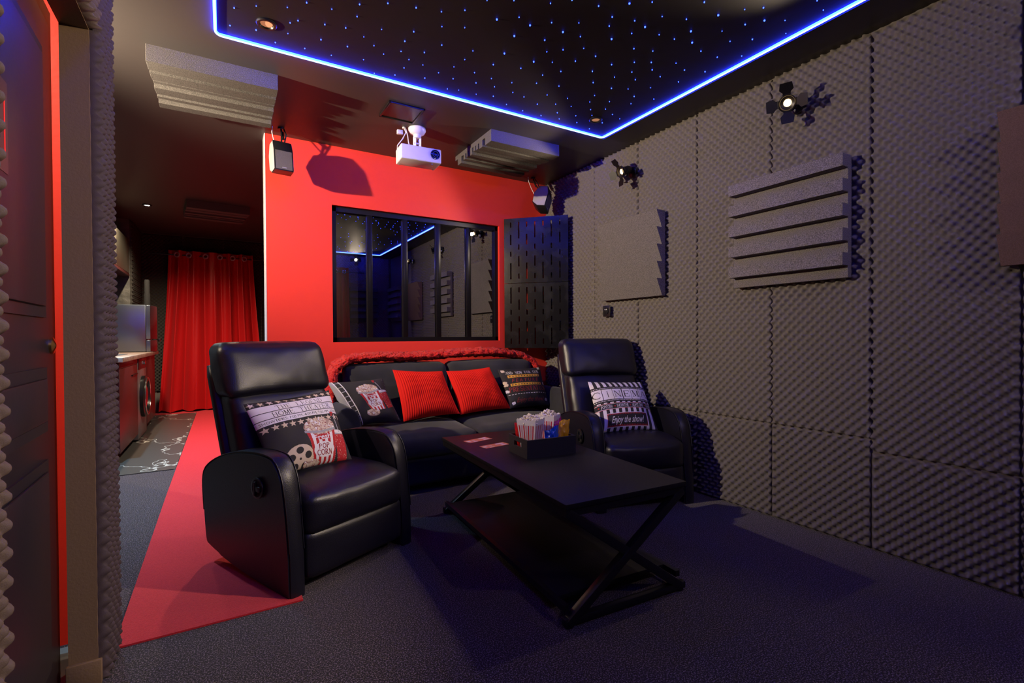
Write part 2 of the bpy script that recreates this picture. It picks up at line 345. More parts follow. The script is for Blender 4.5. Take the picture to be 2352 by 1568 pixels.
# ------------------------------------------------------------------ door, ajar, with poster
d = struct(thing('door_1', 'black panelled door standing ajar with a round brass lock', 'door', (-.418, 1.125, 0), R(1.5)))
del d['category']
t = B('door_black').box((-.04, 0, .01), (0, .845, 2.04), .003)
t.build('door_leaf', d)
for (z0, z1) in ((.12, .72), (1.12, 1.88), (.80, .98)):
    p = B('door_black'); 
    p.prism([(.14, z0), (.72, z0), (.72, z1), (.14, z1)], .0, .006, 'x', .0).prism([(.17, z0+.03), (.69, z0+.03), (.69, z1-.03), (.17, z1-.03)], .005, .014, 'x', .006)
    p.build('door_panel', d)
p = B('brass'); p.T = Matrix.Translation((.0, .79, 1.04)) @ Matrix.Rotation(PI/2, 4, 'Y')
p.lathe([(.024, 0), (.024, .006), (.016, .008), (.006, .012)], 20); p.build('lock', d)
pt = B('poster_p'); pt.box((.0150, .06, 1.56), (.0165, .27, 1.86)); 
for (y0, y1, z0, z1, mm) in [(.245, .252, 1.62, 1.80, 'neon_red'), (.08, .085, 1.62, 1.8, 'neon_red'), (.165, .175, 1.70, 1.79, 'neon_violet'), (.175, .205, 1.782, 1.79, 'neon_violet'), (.198, .206, 1.75, 1.79, 'neon_violet'), (.175, .205, 1.75, 1.757, 'neon_violet'), (.14, .146, 1.70, 1.79, 'neon_violet'), (.16, .18, 1.65, 1.656, 'neon_violet'), (.16, .166, 1.65, 1.68, 'neon_violet'), (.19, .21, 1.65, 1.656, 'neon_violet'), (.19, .21, 1.675, 1.68, 'neon_violet'), (.12, .15, 1.6, 1.66, 'neon_red')]:
    pt.box((.0165, y0, z0), (.0172, y1, z1), mt=mm)
pt.v = [(x, y, 1.53+(z-1.71)*.68) for x, y, z in pt.v]; o = pt.build('poster', loc=(-.4225, 1.245, 0), rot=(0, 0, R(1.5))); tag(o, 'small poster with red and violet neon lettering on the black door', 'poster')

# ------------------------------------------------------------------ LED strip and stars
pts = []
def arc(cx, cy, a0, a1, r=.03, n=5):
    for k in range(n+1): a = R(a0+(a1-a0)*k/n); pts.append((cx+r*math.cos(a), cy+r*math.sin(a), ZC-.006))
x0, x1, y0, y1 = -.022, 2.43, -.75, 2.755
arc(x1-.03, y1-.03, 0, 90); arc(x0+.03, y1-.03, 90, 180); arc(x0+.03, y0+.03, 180, 270); arc(x1-.03, y0+.03, 270, 360)
o = B('led').tube([(p[0], p[1], ZC-.005) for p in pts], .007, 6, closed=True).tube([(p[0], p[1], ZC-.0125) for p in pts], .0040, 6, 'led_core', closed=True).build('led_strip'); tag(o, 'bright blue LED light strip outlining the star ceiling', 'light strip')
B('dark_void').box((2.441, -.75, ZC-.02), (2.447, 2.76, ZC)).build('added_light_lip', o)  # lip added to block the LED light towards the right wall
A = [(932,72),(1131,55),(1411,67),(1585,24),(1811,83),(2062,40),(2316,30),(895,230),(1130,270),(1436,206),(1507,186),(1416,302),(1749,221),(2039,149),(1937,251),(2260,265),(1303,383),(1714,357),(2100,332),(2191,411),(1568,436),(1952,419),(2278,487),(1807,498),(2097,537),(2194,660)]
Bq = [(297,70),(525,106),(736,93),(1024,175),(1224,156),(1323,228),(1507,30),(1181,324),(1517,204),(1762,207),(1619,288),(1776,330),(1092,481),(1455,362),(1474,467),(1620,448),(1806,436),(1940,55),(2218,31),(2063,153),(2036,235),(2265,187),(2238,301),(2057,351),(2258,438),(1913,506),(735,249),(529,240),(276,285),(195,371),(528,406),(161,463),(371,472),(808,458),(232,536),(735,536),(188,611),(358,585),(638,602),(106,675),(375,703),(499,655),(630,708),(823,654),(992,582),(836,746),(975,707),(1003,781),(838,848),(992,866),(578,800),(680,811),(1159,744),(1168,832),(1240,615),(1356,555),(1524,561),(1731,551),(1436,676),(1600,643),(1381,750),(1583,775),(1268,872),(1477,855),(1111,940),(1388,938),(1256,996),(1553,938),(1568,1014),(1421,1040),(1585,1070),(1660,886),(1693,958),(1735,1042),(1744,1103),(1884,642),(1891,743),(1904,860),(1861,918),(1868,987),(1880,1039),(1857,1159),(1973,1105),(2057,582),(2083,695),(2056,795),(2038,915),(2002,982),(2065,1030),(2130,1069),(2206,801),(2260,868),(2231,933),(2262,561),(2240,649),(2271,718),(936,5),(1178,5),(1700,3)]
Cq = [(384,20),(474,149),(320,243),(692,174),(854,20),(733,281),(744,383),(979,137),(447,313),(584,352),(1013,281),(1085,372),(823,461),(1217,86),(1221,221),(1386,70),(1395,184),(1580,184),(1286,354),(390,460),(376,562),(384,629),(599,569),(675,631),(456,690),(621,737),(369,790),(399,892),(860,645),(970,515),(1190,504),(1588,301),(1869,6),(1925,91)]
def to_ceiling(px, py, z=ZC-.006):
    dv = fw + rt2*((px-1176)/1110.28) - up2*((py-784)/1110.28); k = (z-1.06)/dv.z
    return dv.x*k, dv.y*k
st = [(300+x/3.92, y/3.92) for x, y in A]+[(880+x/3.92, y/3.92) for x, y in Bq]+[(1400+x/3.92, y/3.92) for x, y in Cq]
sp = [to_ceiling(*q) for q in st]
rs = random.Random(3)
while len(sp) < 270:                       # the part of the ceiling nearer the camera, seen only in the window's reflection
    p = (rs.uniform(.05, 2.36), rs.uniform(-.68, 1.9))
    dv = Vector((p[0], p[1], ZC-1.06)); zf = dv.dot(fw)
    inv = zf > .1 and 784-1110.28*dv.dot(up2)/zf > -25 and -20 < 1176+1110.28*dv.dot(rt2)/zf < 2372
    if not inv and min((p[0]-q[0])**2+(p[1]-q[1])**2 for q in sp) > .006: sp.append(p)
big = {(1323,228), (1181,324), (1092,481), (1619,288), (1356,555), (1024,175), (2057,351), (2218,31), (320,243), (979,137), (1395,184), (744,383), (733,281)}
bigset = {i+len(A) for i, q in enumerate(Bq) if q in big} | {i+len(A)+len(Bq) for i, q in enumerate(Cq) if q in big}
bm = bmesh.new(); bmesh.ops.create_icosphere(bm, subdivisions=1, radius=.0029)
me = bpy.data.meshes.new('star_light'); bm.to_mesh(me); bm.free(); me.materials.append(M['star'])
for i, (x, y) in enumerate(sp):
    o = bpy.data.objects.new('star_light', me); COL.objects.link(o); o.location = (x, y, ZC-.006)
    k = 1.5 if i in bigset else (.75+.4*rs.random()); o.scale = (k, k, k*1.3)
    tag(o, 'tiny blue fibre-optic star light in the black ceiling', 'star light', 'star lights in the ceiling')

# ------------------------------------------------------------------ downlights, hatch
def downlight(x, y, label, bulb, z=ZC, rr=.045):
    t = thing('downlight', label, 'ceiling light', (x, y, z), group='recessed ceiling downlights')
    B('black_metal').lathe([(.026, 0), (.026, -.004), (.032, -.012), (.041, -.012), (rr, -.008), (rr, 0)], 28).build('bezel', t)
    B(bulb).lathe([(.001, -.006), (.026, -.0065), (.027, -.004)], 20).build('bulb', t); return t
downlight(.186, 2.553, 'round recessed downlight in the left corner of the star ceiling', 'bulb_dim')
downlight(2.194, 2.553, 'round recessed downlight in the right corner of the star ceiling', 'bulb_dim')
downlight(-.72, 6.68, 'small lit downlight in the kitchen hall ceiling', 'bulb_white')
spot('kitchen_lamp', (-.72, 6.68, ZC-.03), (0.05, 0, -1), LP['kitchen'], 150, .9)
spot('hall_lamp', (.5, 5.5, ZC-.03), (0, .0, -1), LP['hall'], 150, .9)  # added lamp, kept out of view, to brighten hall floor and curtain
downlight(.5, 5.5, 'added unseen recessed downlight in the hall ceiling behind the red wall', 'bulb_white')
spot('hall_lamp', (-.85, 4.5, ZC-.03), (0, .0, -1), LP['hall']*1.7, 110, .9, (.36, .70, 1))
downlight(-.85, 4.5, 'recessed downlight in the hall ceiling behind the door jamb', 'bulb_white')
spot('lobby_lamp', (-1.0, 1.3, ZC-.05), (.0, .25, -1), LP['lobby'], 160, .8)
t = thing('ceiling_hatch', 'small square black hatch in the ceiling in front of the projector', 'hatch', (1.02, 3.115, ZC))
mb = B('black_metal'); s_ = .118
for a in ((-s_, -s_, s_, -s_+.012), (-s_, s_-.012, s_, s_), (-s_, -s_, -s_+.012, s_), (s_-.012, -s_, s_, s_)): mb.box((a[0], a[1], -.012), (a[2], a[3], 0), .002)
mb.build('hatch_frame', t); B('black_plastic').box((-s_+.014, -s_+.014, -.006), (s_-.014, s_-.014, 0)).build('hatch_panel', t)

# ------------------------------------------------------------------ acoustic foam blocks
def comb(nm, loc, rot, label, group, mt, W=.6, x0=0, teeth=None, base=.03, deep=.085):
    """ridged foam tile: ridges along local x, stacked in local y, hanging in -z"""
    pr = [(0, 0)]; y = 0
    for wd, h in teeth: pr += [(y, -h), (y+wd, -h)]; y += wd
    pr.append((y, 0))
    o = B(mt).prism(pr, 0, W, 'x', .0015, seg=1).build(nm, loc=loc, rot=rot, smooth=20)
    return tag(o, label, 'foam panel', group)
tz = [(.10, .095), (.045, .035), (.055, .09), (.022, .04), (.03, .08), (.02, .04), (.03, .075), (.025, .035), (.055, .09), (.022, .04), (.03, .08), (.022, .04), (.03, .085), (.045, .04), (.07, .095), (.05, .04)]
sc_ = .62/sum(a for a, _ in tz)
tz = [(a*sc_, h*.9) for a, h in tz]
tz2 = [(a, h) for a, h in tz]
comb('ceiling_foam_block', (-.325, 3.035, ZC), (0, 0, R(-.6)), 'large ridged grey foam block on the ceiling beside the hallway', 'ridged foam blocks on the ceiling', 'foam_light', teeth=tz2)
comb('ceiling_foam_block', (1.65, 3.047, ZC), (0, 0, 0), 'ridged grey foam block on the ceiling between the projector and the right corner', 'ridged foam blocks on the ceiling', 'foam_light', teeth=tz2)
comb('ceiling_foam_block', (-.33, 6.2, ZC), (0, 0, R(6)), 'dark ridged foam block on the far hall ceiling above the curtain', 'ridged foam blocks on the ceiling', 'foam_dark', teeth=tz2)
# wall panels on the right wall: profile in (depth, z)
XF = XR-.0375
def wedge(y0, y1, z0, z1, label, mt, rot=0):
    n = 5; h = (z1-z0)/n; pr = [(0, z0)]
    for k in range(n): pr += [(-.035, z0+k*h), (-.088, z0+(k+1)*h)]
    pr += [(0, z1)]
    pr = [(x+XF, z) for x, z in pr]
    return tag(B(mt).prism(pr, y0, y1, 'y', .0015, seg=1).build('wedge_foam_panel', smooth=20), label, 'foam panel', 'square foam panels on the right wall')
wedge(2.405, 3.045, 1.345, 1.95, 'square sawtooth foam panel above the wall socket and the right recliner', 'foam_mid')
wedge(.0, .664, 1.33, 1.93, 'square sawtooth foam panel cut off by the right edge of the picture', 'foam_brown')
pr = [(0, 1.345)]; z = 1.345
for k in range(10):
    dp = -.035 if k % 2 == 0 else -.088; h = .058 if k % 2 == 0 else .064
    pr += [(dp, z), (dp, z+h)]; z += h
pr += [(0, z)]
for y0_, y1_, lb in ((1.215, 1.843, 'square foam panel with thick horizontal ribs on the right wall'), (-.95, -.35, 'square ribbed foam panel on the right wall beside the camera')):
    tag(B('foam_mid').prism([(a+XF, b_) for a, b_ in pr], y0_, y1_, 'y', .0015, seg=1).build('ribbed_foam_panel', smooth=20), lb, 'foam panel', 'square foam panels on the right wall')
o = B('foam_light').prism([(a, b_) for a, b_ in pr], 1.95, 2.45, 'x', .0015, seg=1)
o.v = [(x, -1.045-(y), z) for x, y, z in o.v]; o = o.build('ribbed_foam_panel', smooth=20)
tag(o, 'square ribbed foam panel on the wall behind the camera, seen mirrored in the window', 'foam panel', 'square foam panels behind the camera')

# slotted corner boards
cx0, cy0, cx1, cy1 = 2.245, 3.905, 2.662, 3.478
def slotted(z0, z1, swap, label):
    L = math.hypot(cx1-cx0, cy1-cy0); H = z1-z0; mb = B('black_board')
    mb.T = Matrix.Translation((cx0, cy0, z0)) @ Matrix.Rotation(math.atan2(cy1-cy0, cx1-cx0), 4, 'Z')
    cols = [.106, .235, .36, .488, .615, .744, .875]; sw = .012
    PA = [(.06, .14), (.25, .41), (.51, .59), (.69, .94)]; PB = [(.06, .31), (.405, .485), (.585, .745), (.855, .935)]
    xs = [c*L for c in cols]; ed = 0
    for i, x in enumerate(xs):
        mb.box((ed, 0, 0), (x-sw/2, .018, H)); ed = x+sw/2
        pat = (PA if (i % 2 == 0) != swap else PB); b_ = 0
        for (u0, u1) in pat:
            mb.box((x-sw/2, .0, H*(1-u0) if b_ == 0 else H*(1-u0)), (x+sw/2, .018, H*(1-b_))); b_ = u1
        mb.box((x-sw/2, 0, 0), (x+sw/2, .018, H*(1-b_)))
    mb.box((ed, 0, 0), (L, .018, H))
    return tag(mb.build('slotted_board', smooth=0), label, 'acoustic board', 'slotted boards across the corner')
slotted(1.552, 2.148, False, 'upper black slotted board standing across the corner beside the window')
slotted(.952, 1.548, True, 'lower black slotted board across the corner above the sofa end')

# wall socket
t = thing('wall_socket', 'black wall socket with two pins below the sawtooth foam panel', 'socket', (XF-.012, 3.005, 1.262))
B('black_plastic').box((-.006, -.043, -.045), (.0, .043, .045), .003).build('socket_plate', t)
mb = B('black_plastic'); mb.T = Matrix.Translation((-.006, 0, 0)) @ Matrix.Rotation(-PI/2, 4, 'Y'); mb.lathe([(.026, 0), (.026, .006), (.02, .006), (.018, .002)], 20).build('socket_insert', t)
for q in (-.009, .009):
    mb = B('white_p'); mb.T = Matrix.Translation((-.012, q, .012)) @ Matrix.Rotation(-PI/2, 4, 'Y'); mb.lathe([(.005, 0), (.004, .003)], 10).build('pin', t)

# ------------------------------------------------------------------ spotlights
def barn_spot(label, base, out, head_dir, bulb, watt, mount=None, ang=130, blend=.35):
    base = Vector(base); out = Vector(out).normalized(); hd = Vector(head_dir).normalized()
    t = thing('barn_door_spotlight', label, 'spotlight', base, group='black theatre spotlights with barn doors')
    mb = B('black_metal'); mb.T = out.to_track_quat('Z', 'Y').to_matrix().to_4x4(); mb.lathe([(.042, 0), (.042, .008), (.036, .013), (.008, .014), (.008, .045)], 28).build('wall_base', t)
    c = out*.085
    hq = hd.to_track_quat('Z', 'Y').to_matrix().to_4x4(); HT = Matrix.Translation(c) @ hq
    mb = B('black_metal'); a_ = c
    ring = []
    for k in range(13): a = PI*k/12; ring.append(HT @ Vector((.047*math.cos(a), -.047*math.sin(a), .0)))
    mb.tube(ring, .0035, 8); mb.tube([out*.04, HT @ Vector((0, -.047, 0))], .005, 8); mb.build('yoke', t)
    mb = B('black_metal'); mb.T = HT; mb.lathe([(.012, -.055), (.024, -.05), (.03, -.035), (.031, .01), (.036, .014), (.042, .03), (.042, .045), (.037, .045), (.034, .034), (.019, .027)], 28, cap=False).lathe([(.001, -.056), (.012, -.055)], 28)
    mb.build('head', t)
    mb = B(bulb); mb.T = HT; mb.lathe([(.001, .034), (.012, .033), (.019, .028)], 24, cap=False); mb.build('lens', t)
    for k in range(4):
        mb = B('black_metal'); mb.T = HT @ Matrix.Rotation(PI/2*k, 4, 'Z') @ Matrix.Translation((0, .042, .046)) @ Matrix.Rotation(R(-60 if k % 2 else -68), 4, 'X')
        mb.prism([(-.018, 0), (.018, 0), (.020, .012), (.034, .026), (.028, .062), (-.028, .062), (-.034, .026), (-.02, .012)], -.0008, .0008, 'y')
        mb.tube([(-.02, 0, 0), (.02, 0, 0)], .003, 6); mb.build('barn_door', t)
    if watt:
        s_ = spot('spotlight_beam', base+c+hd*.062, hd, watt, ang, blend, rad=.02)
    return t
barn_spot('black barn-door spotlight on the right wall near the far corner', (XF, 2.72, 2.31), (-1, .02, 0), (-.90, .20, -.34), 'bulb_warm', LP['s1'], ang=104)
barn_spot('black barn-door spotlight on the right wall with its glowing bulb facing the room', (XF, 1.485, 2.31), (-1, .0, .0), (-.86, -.38, -.42), 'bulb_warm', LP['s2'], ang=108)
barn_spot('black barn-door spotlight on the slate wall hidden behind the door jamb', (-1.42, 2.80, 2.20), (1, 0, 0), (.96, .18, .0), 'bulb_warm', LP['left'], ang=104, blend=1.0)
barn_spot('black barn-door spotlight on the right wall beside the camera', (XF, .25, 2.31), (-1, .0, .0), (-.88, .42, -.24), 'bulb_warm', LP['s3'], ang=66)
barn_spot('spotlight on the ceiling behind the camera, seen mirrored in the window', (2.05, -.88, ZC), (0, 0, -1), (-.45, .85, -.42), 'bulb_white', LP['rear'], ang=140)

# ------------------------------------------------------------------ speakers
def speaker(label, loc, rot, mount):
    t = thing('wall_speaker', label, 'speaker', loc, rot, 'rear satellite speakers')
    pr = [(-.075, -.105), (-.06, .04), (-.03, .11), (.05, .11), (.08, .03), (.06, -.075), (.0, -.11)]
    B('black_plastic').prism(pr, -.06, .06, 'x', .003).build('cabinet', t)
    B('foam_dark').prism([(-.077, -.098), (-.0635, .034), (-.061, .034), (-.0745, -.098)], -.052, .052, 'x').build('grille', t)
    for sx in (-1, 1): B('grey_side').prism([(a*.94, b_*.94) for a, b_ in pr], sx*.0602, sx*.062, 'x').build('side_cheek', t, smooth=0)
    B('grey_p').box((-.014, -.079, -.088), (.014, -.0765, -.084)).build('badge', t)
    return t
sl = speaker('black speaker hanging at the left end of the red wall', (.352, 3.70, 2.295), (R(-3), 0, R(8)), None)
sr = speaker('black speaker tilted in the right corner above the slotted boards', (2.515, 3.66, 2.305), (R(14), R(24), R(38)), None)
for (p, lab, q) in ((sl, '', ((.36, 3.78, ZC), (.36, 3.76, 2.40))), (sr, '', ((2.5, 3.8, ZC), (2.515, 3.7, 2.38)))):
    mb = B('black_metal'); a, c = Vector(q[0]), Vector(q[1]); inv = (Matrix.Translation(p.location) @ p.rotation_euler.to_matrix().to_4x4()).inverted()
    mb.T = inv
    V_ = Vector; mb.tube([a, a+V_((0, 0, -.012))], .022, 16).tube([a, a+V_((.0, -.03, -.06)), c+V_((0, 0, .01))], .006, 8).tube([a+V_((.015, 0, 0)), a+V_((.03, -.035, -.055)), c+V_((.012, 0, 0))], .005, 8); mb.tube([a+V_((.01, .0, -.03)), a+V_((.01, -.04, -.09))], .008, 8)
    mb.build('mounting_bracket', p)
    mb = B('white_plastic'); mb.T = inv; mb.tube([a+V_((-.055, 0, 0)), a+V_((-.06, -.02, -.05)), a+V_((-.05, -.05, -.12)), c+V_((-.03, .03, -.04))], .003, 6); mb.build('cable', p)

# ------------------------------------------------------------------ projector
t = thing('projector', 'white ceiling projector above the window', 'projector', (1.194, 3.285, 2.28), R(-3.5))
mb = B('white_plastic'); mb.box((-.143, -.077, 0), (.143, .077, .1), .008, seg=3); mb.build('body', t)
mb = B('black_plastic'); mb.T = Matrix.Translation((.098, -.076, .058)) @ Matrix.Rotation(PI/2, 4, 'X'); mb.lathe([(.034, .0), (.034, .006), (.030, .006), (.028, -.006)], 28, cap=False); mb.lathe([(.022, -.004), (.022, .01), (.018, .01), (.017, .004)], 24, cap=False)
mb.build('lens_ring', t)
mb = B('lens'); mb.T = Matrix.Translation((.098, -.076, .058)) @ Matrix.Rotation(PI/2, 4, 'X'); mb.lathe([(.001, .007), (.01, .006), (.018, .003), (.033, .001)], 24, cap=False); mb.build('lens', t)
for q in ((-.12, .05), (.12, .05), (.08, -.06)): mb = B('chrome'); mb.T = Matrix.Translation((*q, -.008)); mb.lathe([(.004, 0), (.004, .01)], 10).build('foot', t)
B('neon_red').box((.10, .0, -.001), (.104, .004, .001)).build('status_light', t)
mb = B('white_plastic'); mb.T = Matrix.Translation((0, .03, 0)); mb.lathe([(.062, .26), (.062, .245), (.05, .225), (.028, .215), (.026, .19), (.001, .19)], 28)
mb.bar((-.018, 0, .2), (-.018, 0, .11), .008, .022).bar((.018, 0, .2), (.018, 0, .11), .008, .022).tube([(-.024, 0, .155), (.024, 0, .155)], .007, 10)
mb.box((-.035, -.02, .1), (.035, .02, .112), .002).bar((-.03, 0, .108), (-.09, .03, .104), .012, .004).bar((.03, 0, .108), (.09, -.03, .104), .012, .004).bar((.03, 0, .108), (.07, .04, .104), .012, .004)
mb.build('ceiling_mount', t)
mb = B('white_plastic'); mb.T = Matrix.Translation((-.09, .045, 0)); mb.tube([(0, 0, .26), (.01, -.01, .22), (-.015, -.02, .17), (-.05, -.01, .12), (-.04, .04, .08)], .0035, 8).tube([(0.01, 0, .26), (.02, -.02, .2), (.03, -.01, .15), (.05, .0, .11), (.06, .04, .08)], .0035, 8)
mb.box((-.05, -.012, .205), (-.01, .012, .235), .003).lathe([(.012, .25), (.012, .26)], 12); mb.build('power_cable', t)

# ------------------------------------------------------------------ recliners
ARM = [(0, 0), (.004, .15), (.019, .30), (.038, .43), (.061, .503), (.106, .555), (.16, .57), (.25, .572), (.378, .56), (.48, .538), (.571, .51), (.65, .475), (.705, .436), (.726, .39), (.729, .33), (.722, .25), (.715, .19), (.697, .091), (.66, .07), (.582, .052), (.47, .035), (.354, .02), (.182, .008)]
def smooth_loop(P_, n=4):
    out = []; N = len(P_)
    for i in range(N):
        p0, p1, p2, p3 = [np.array(P_[(i+k) % N]) for k in (-1, 0, 1, 2)]
        if i in (0, N-1): out.append(tuple(p1)); continue
        for k in range(n):
            t_ = k/n; out.append(tuple(.5*((2*p1)+(-p0+p2)*t_+(2*p0-5*p1+4*p2-p3)*t_**2+(-p0+3*p1-3*p2+p3)*t_**3)))
    return out
ARM_N = len(ARM); ARM_TOP = 3+4*14; ARM = smooth_loop(ARM)
def recliner(label, loc, rz):
    t = thing('recliner', label, 'armchair', (*loc, 0), rz, 'black leather recliners')
    for sx in (-1, 1):
        mb = B('leather', 'leather_seam'); a, c = (.268, .34) if sx > 0 else (-.34, -.268)
        bm = bmesh.new(); n = len(ARM); NX = 6; rings = []
        for i in range(NX+1):
            u = i/NX; x = a+(c-a)*u; e_ = math.sin(PI*u)
            ring = []
            for (y, z) in ARM:
                cy_, cz_ = .36, .3; k = 1-.022*(1-e_)
                wz = 1.0+(.10 if z > .45 else 0)
                xx = x+(x-sx*.304)*.12*min(1, max(0, (z-.3)/.25))
                ring.append(bm.verts.new((xx, cy_+(y-cy_)*k, max(0, cz_+(z-cz_)*k if z > .05 else z))))
            rings.append(ring)
        for r0, r1 in zip(rings[:-1], rings[1:]):
            for j in range(n): bm.faces.new((r0[j], r0[(j+1) % n], r1[(j+1) % n], r1[j]))
        f0 = bm.faces.new(rings[0][::-1]); f1 = bm.faces.new(rings[-1])
        bmesh.ops.recalc_face_normals(bm, faces=bm.faces[:])
        bmesh.ops.bevel(bm, geom=list(set(f0.edges) | set(f1.edges)), offset=.006, segments=2, affect='EDGES')
        mb.bm(bm)
        for xx in (a+.004, c-.004):
            k = 1-.010
            mb.tube([(xx+(xx-sx*.304)*.12*min(1, max(0, (z-.3)/.25)), .36+(y-.36)*k, .3+(z-.3)*k) for y, z in ARM[2:ARM_TOP:2]], .0028, 6, 'leather')
        if sx < 0: arm_l = mb.build('armrest', t, smooth=60)
        else: mb.build('armrest', t, smooth=60)
    # lever recess and handle on the outer side of one arm
    mb = B('black_plastic'); mb.T = Matrix.Translation((-.352, .215, .425)) @ Matrix.Rotation(-PI/2, 4, 'Y')
    pr = [(.045*math.cos(a)*1.0, .046*math.sin(a)) for a in np.linspace(0, 2*PI, 24, endpoint=False)]
    mb.prism(pr, -.003, .004, 'z', .0015).prism([(p[0]*.82, p[1]*.75) for p in pr], .0035, .0045, 'z', mt='dark_void'); mb.box((-.030, -.004, .003), (.030, .008, .016), .004).box((-.012, -.036, .003), (.012, .0, .013), .004)
    mb.build('release_lever', t)
    # seat cushion, footrest, kick panel
    def seatfn(q): q.z -= .012*math.exp(-((q.y-.02)/.06)**2); return q
    B('leather').soft((-.268, -.015, .235), (.268, .55, .418), .045, (0, .018, .022), 16, wr=.003, fn=seatfn).build('seat_cushion', t, smooth=75)
    B('leather').soft((-.266, -.005, .045), (.266, .10, .25), .03, (0, .012, 0), 12, wr=.003, seed=4).build('footrest', t, smooth=75)
    # backrest shell, lower pad and headrest, leaning back
    K = .34
    def lean(q): q.y += K*(q.z-.45); return q
    B('leather').soft((-.285, .60, .22), (.285, .665, .93), .03, (0, .01, 0), 10, fn=lean).build('back_shell', t, smooth=70)
    B('leather').soft((-.268, .475, .40), (.268, .62, .80), .05, (0, .03, 0), 16, wr=.004, seed=2, fn=lean).build('back_cushion', t, smooth=75)
    B('leather').soft((-.287, .455, .765), (.287, .615, 1.035), .05, (.004, .022, .006), 18, wr=.005, seed=9, fn=lean).build('headrest', t, smooth=75)
    for x, y in ((-.22, .10), (.22, .10), (-.22, .56), (.22, .56)):
        B('black_plastic').box((x-.02, y-.02, 0), (x+.02, y+.02, .06), .004).build('foot', t)
    return t
rec1 = recliner('black leather recliner on the left, standing half on the red carpet', (.524, 2.26), R(26))
rec2 = recliner('black leather recliner on the right beside the foam wall and coffee table', (2.219, 2.114), R(-15))

# ------------------------------------------------------------------ sofa
t = thing('sofa', 'black velvet two-seat sofa under the window against the red wall', 'sofa', (1.56, 3.1, 0))
B('velvet').soft((-.82, .03, .05), (.82, .78, .27), .02, n=8).build('base', t, smooth=70)
for sx, x0_, x1_ in ((-1, -.82, -.0), (1, .0, .82)):
    def fr(q):
        q.z += .03*min(1, max(0, (q.y-.1)/.5)); return q
    B('velvet').soft((x0_+.006, -.02, .245), (x1_-.006, .60, .405), .05, (0, .012, .025), 16, wr=.003, fn=fr).build('seat_cushion', t, smooth=75)
    def lb(q): q.y += .22*(q.z-.42); return q
    B('velvet').soft((x0_+.008, .44, .41), (x1_-.008, .60, .855), .05, (0, .02, .01), 16, wr=.003, seed=sx, fn=lb).build('back_cushion', t, smooth=75)
B('velvet').soft((-.86, .60, .08), (.86, .80, .80), .04, n=8).build('back_frame', t, smooth=70)
for sx in (-1, 1):
    pr = [(.0, .03), (.0, .46)]; 
    for k in range(9): a = PI*k/8; pr.append((.09-.09*math.cos(a), .50+.12*math.sin(a)))
    pr += [(.18, .46), (.18, .03)]
    x0_ = -1.0 if sx < 0 else .82
    B('velvet').prism([(x0_+a, b_) for a, b_ in pr], 0, .76, 'y', .012, seg=3).build('armrest', t, smooth=60)
    for y in (.06, .7): B('black_plastic').box((x0_+.05, y-.02, 0), (x0_+.1, y+.03, .06)).build('foot', t)
# red fur throw over the sofa back
def fur_throw():
    path = [(-.93, .34, .42), (-.95, .38, .54), (-.93, .46, .68), (-.90, .55, .78), (-.86, .60, .85), (-.78, .625, .895), (-.6, .64, .91)]
    path += [(x, .645, .915+.012*math.sin(x*5)) for x in np.linspace(-.4, .5, 8)]+[(.62, .645, .905), (.74, .64, .885), (.83, .62, .84), (.865, .60, .76), (.875, .575, .70)]
    P_ = []
    for i in range(len(path)-1):
        for k in range(14): P_.append(Vector(path[i]).lerp(Vector(path[i+1]), k/14))
    for _ in range(16): P_ = [P_[0]]+[(P_[i-1]+P_[i]*2+P_[i+1])/4 for i in range(1, len(P_)-1)]+[P_[-1]]
    vs = []; fs = []; n = 56
    for i, p in enumerate(P_):
        tg = (P_[min(i+1, len(P_)-1)]-P_[max(i-1, 0)]).normalized(); sd = Vector((0, 1, 0)); nr = tg.cross(sd).normalized()*-1
        if nr.z < -.01 and abs(tg.x) > .5: nr = -nr
        taper = min(1, .45+.55*i/14, .45+.55*(len(P_)-1-i)/10)
        for k in range(n):
            a = 2*PI*k/n; rr = 1+.10*noise.noise(Vector((p.x*9, a*1.5, 0)))
            q = p+sd*math.cos(a)*.10*taper*rr+nr*math.sin(a)*.036*taper*rr
            q += (q-p).normalized()*(.012*noise.noise(q*30)+.008*noise.noise(q*80)+.005*noise.noise(q*170))
            vs.append(q)
    for i in range(len(P_)-1):
        for k in range(n): fs.append((i*n+k, i*n+(k+1) % n, (i+1)*n+(k+1) % n, (i+1)*n+k))
    fs.append(tuple(range(n))); fs.append(tuple((len(P_)-1)*n+k for k in range(n)))
    o = B('fur').add(vs, fs).build('fur_throw', smooth=180, loc=(1.56, 3.1, 0)); tag(o, 'red faux fur throw draped along the top of the sofa back', 'blanket')
fur_throw()

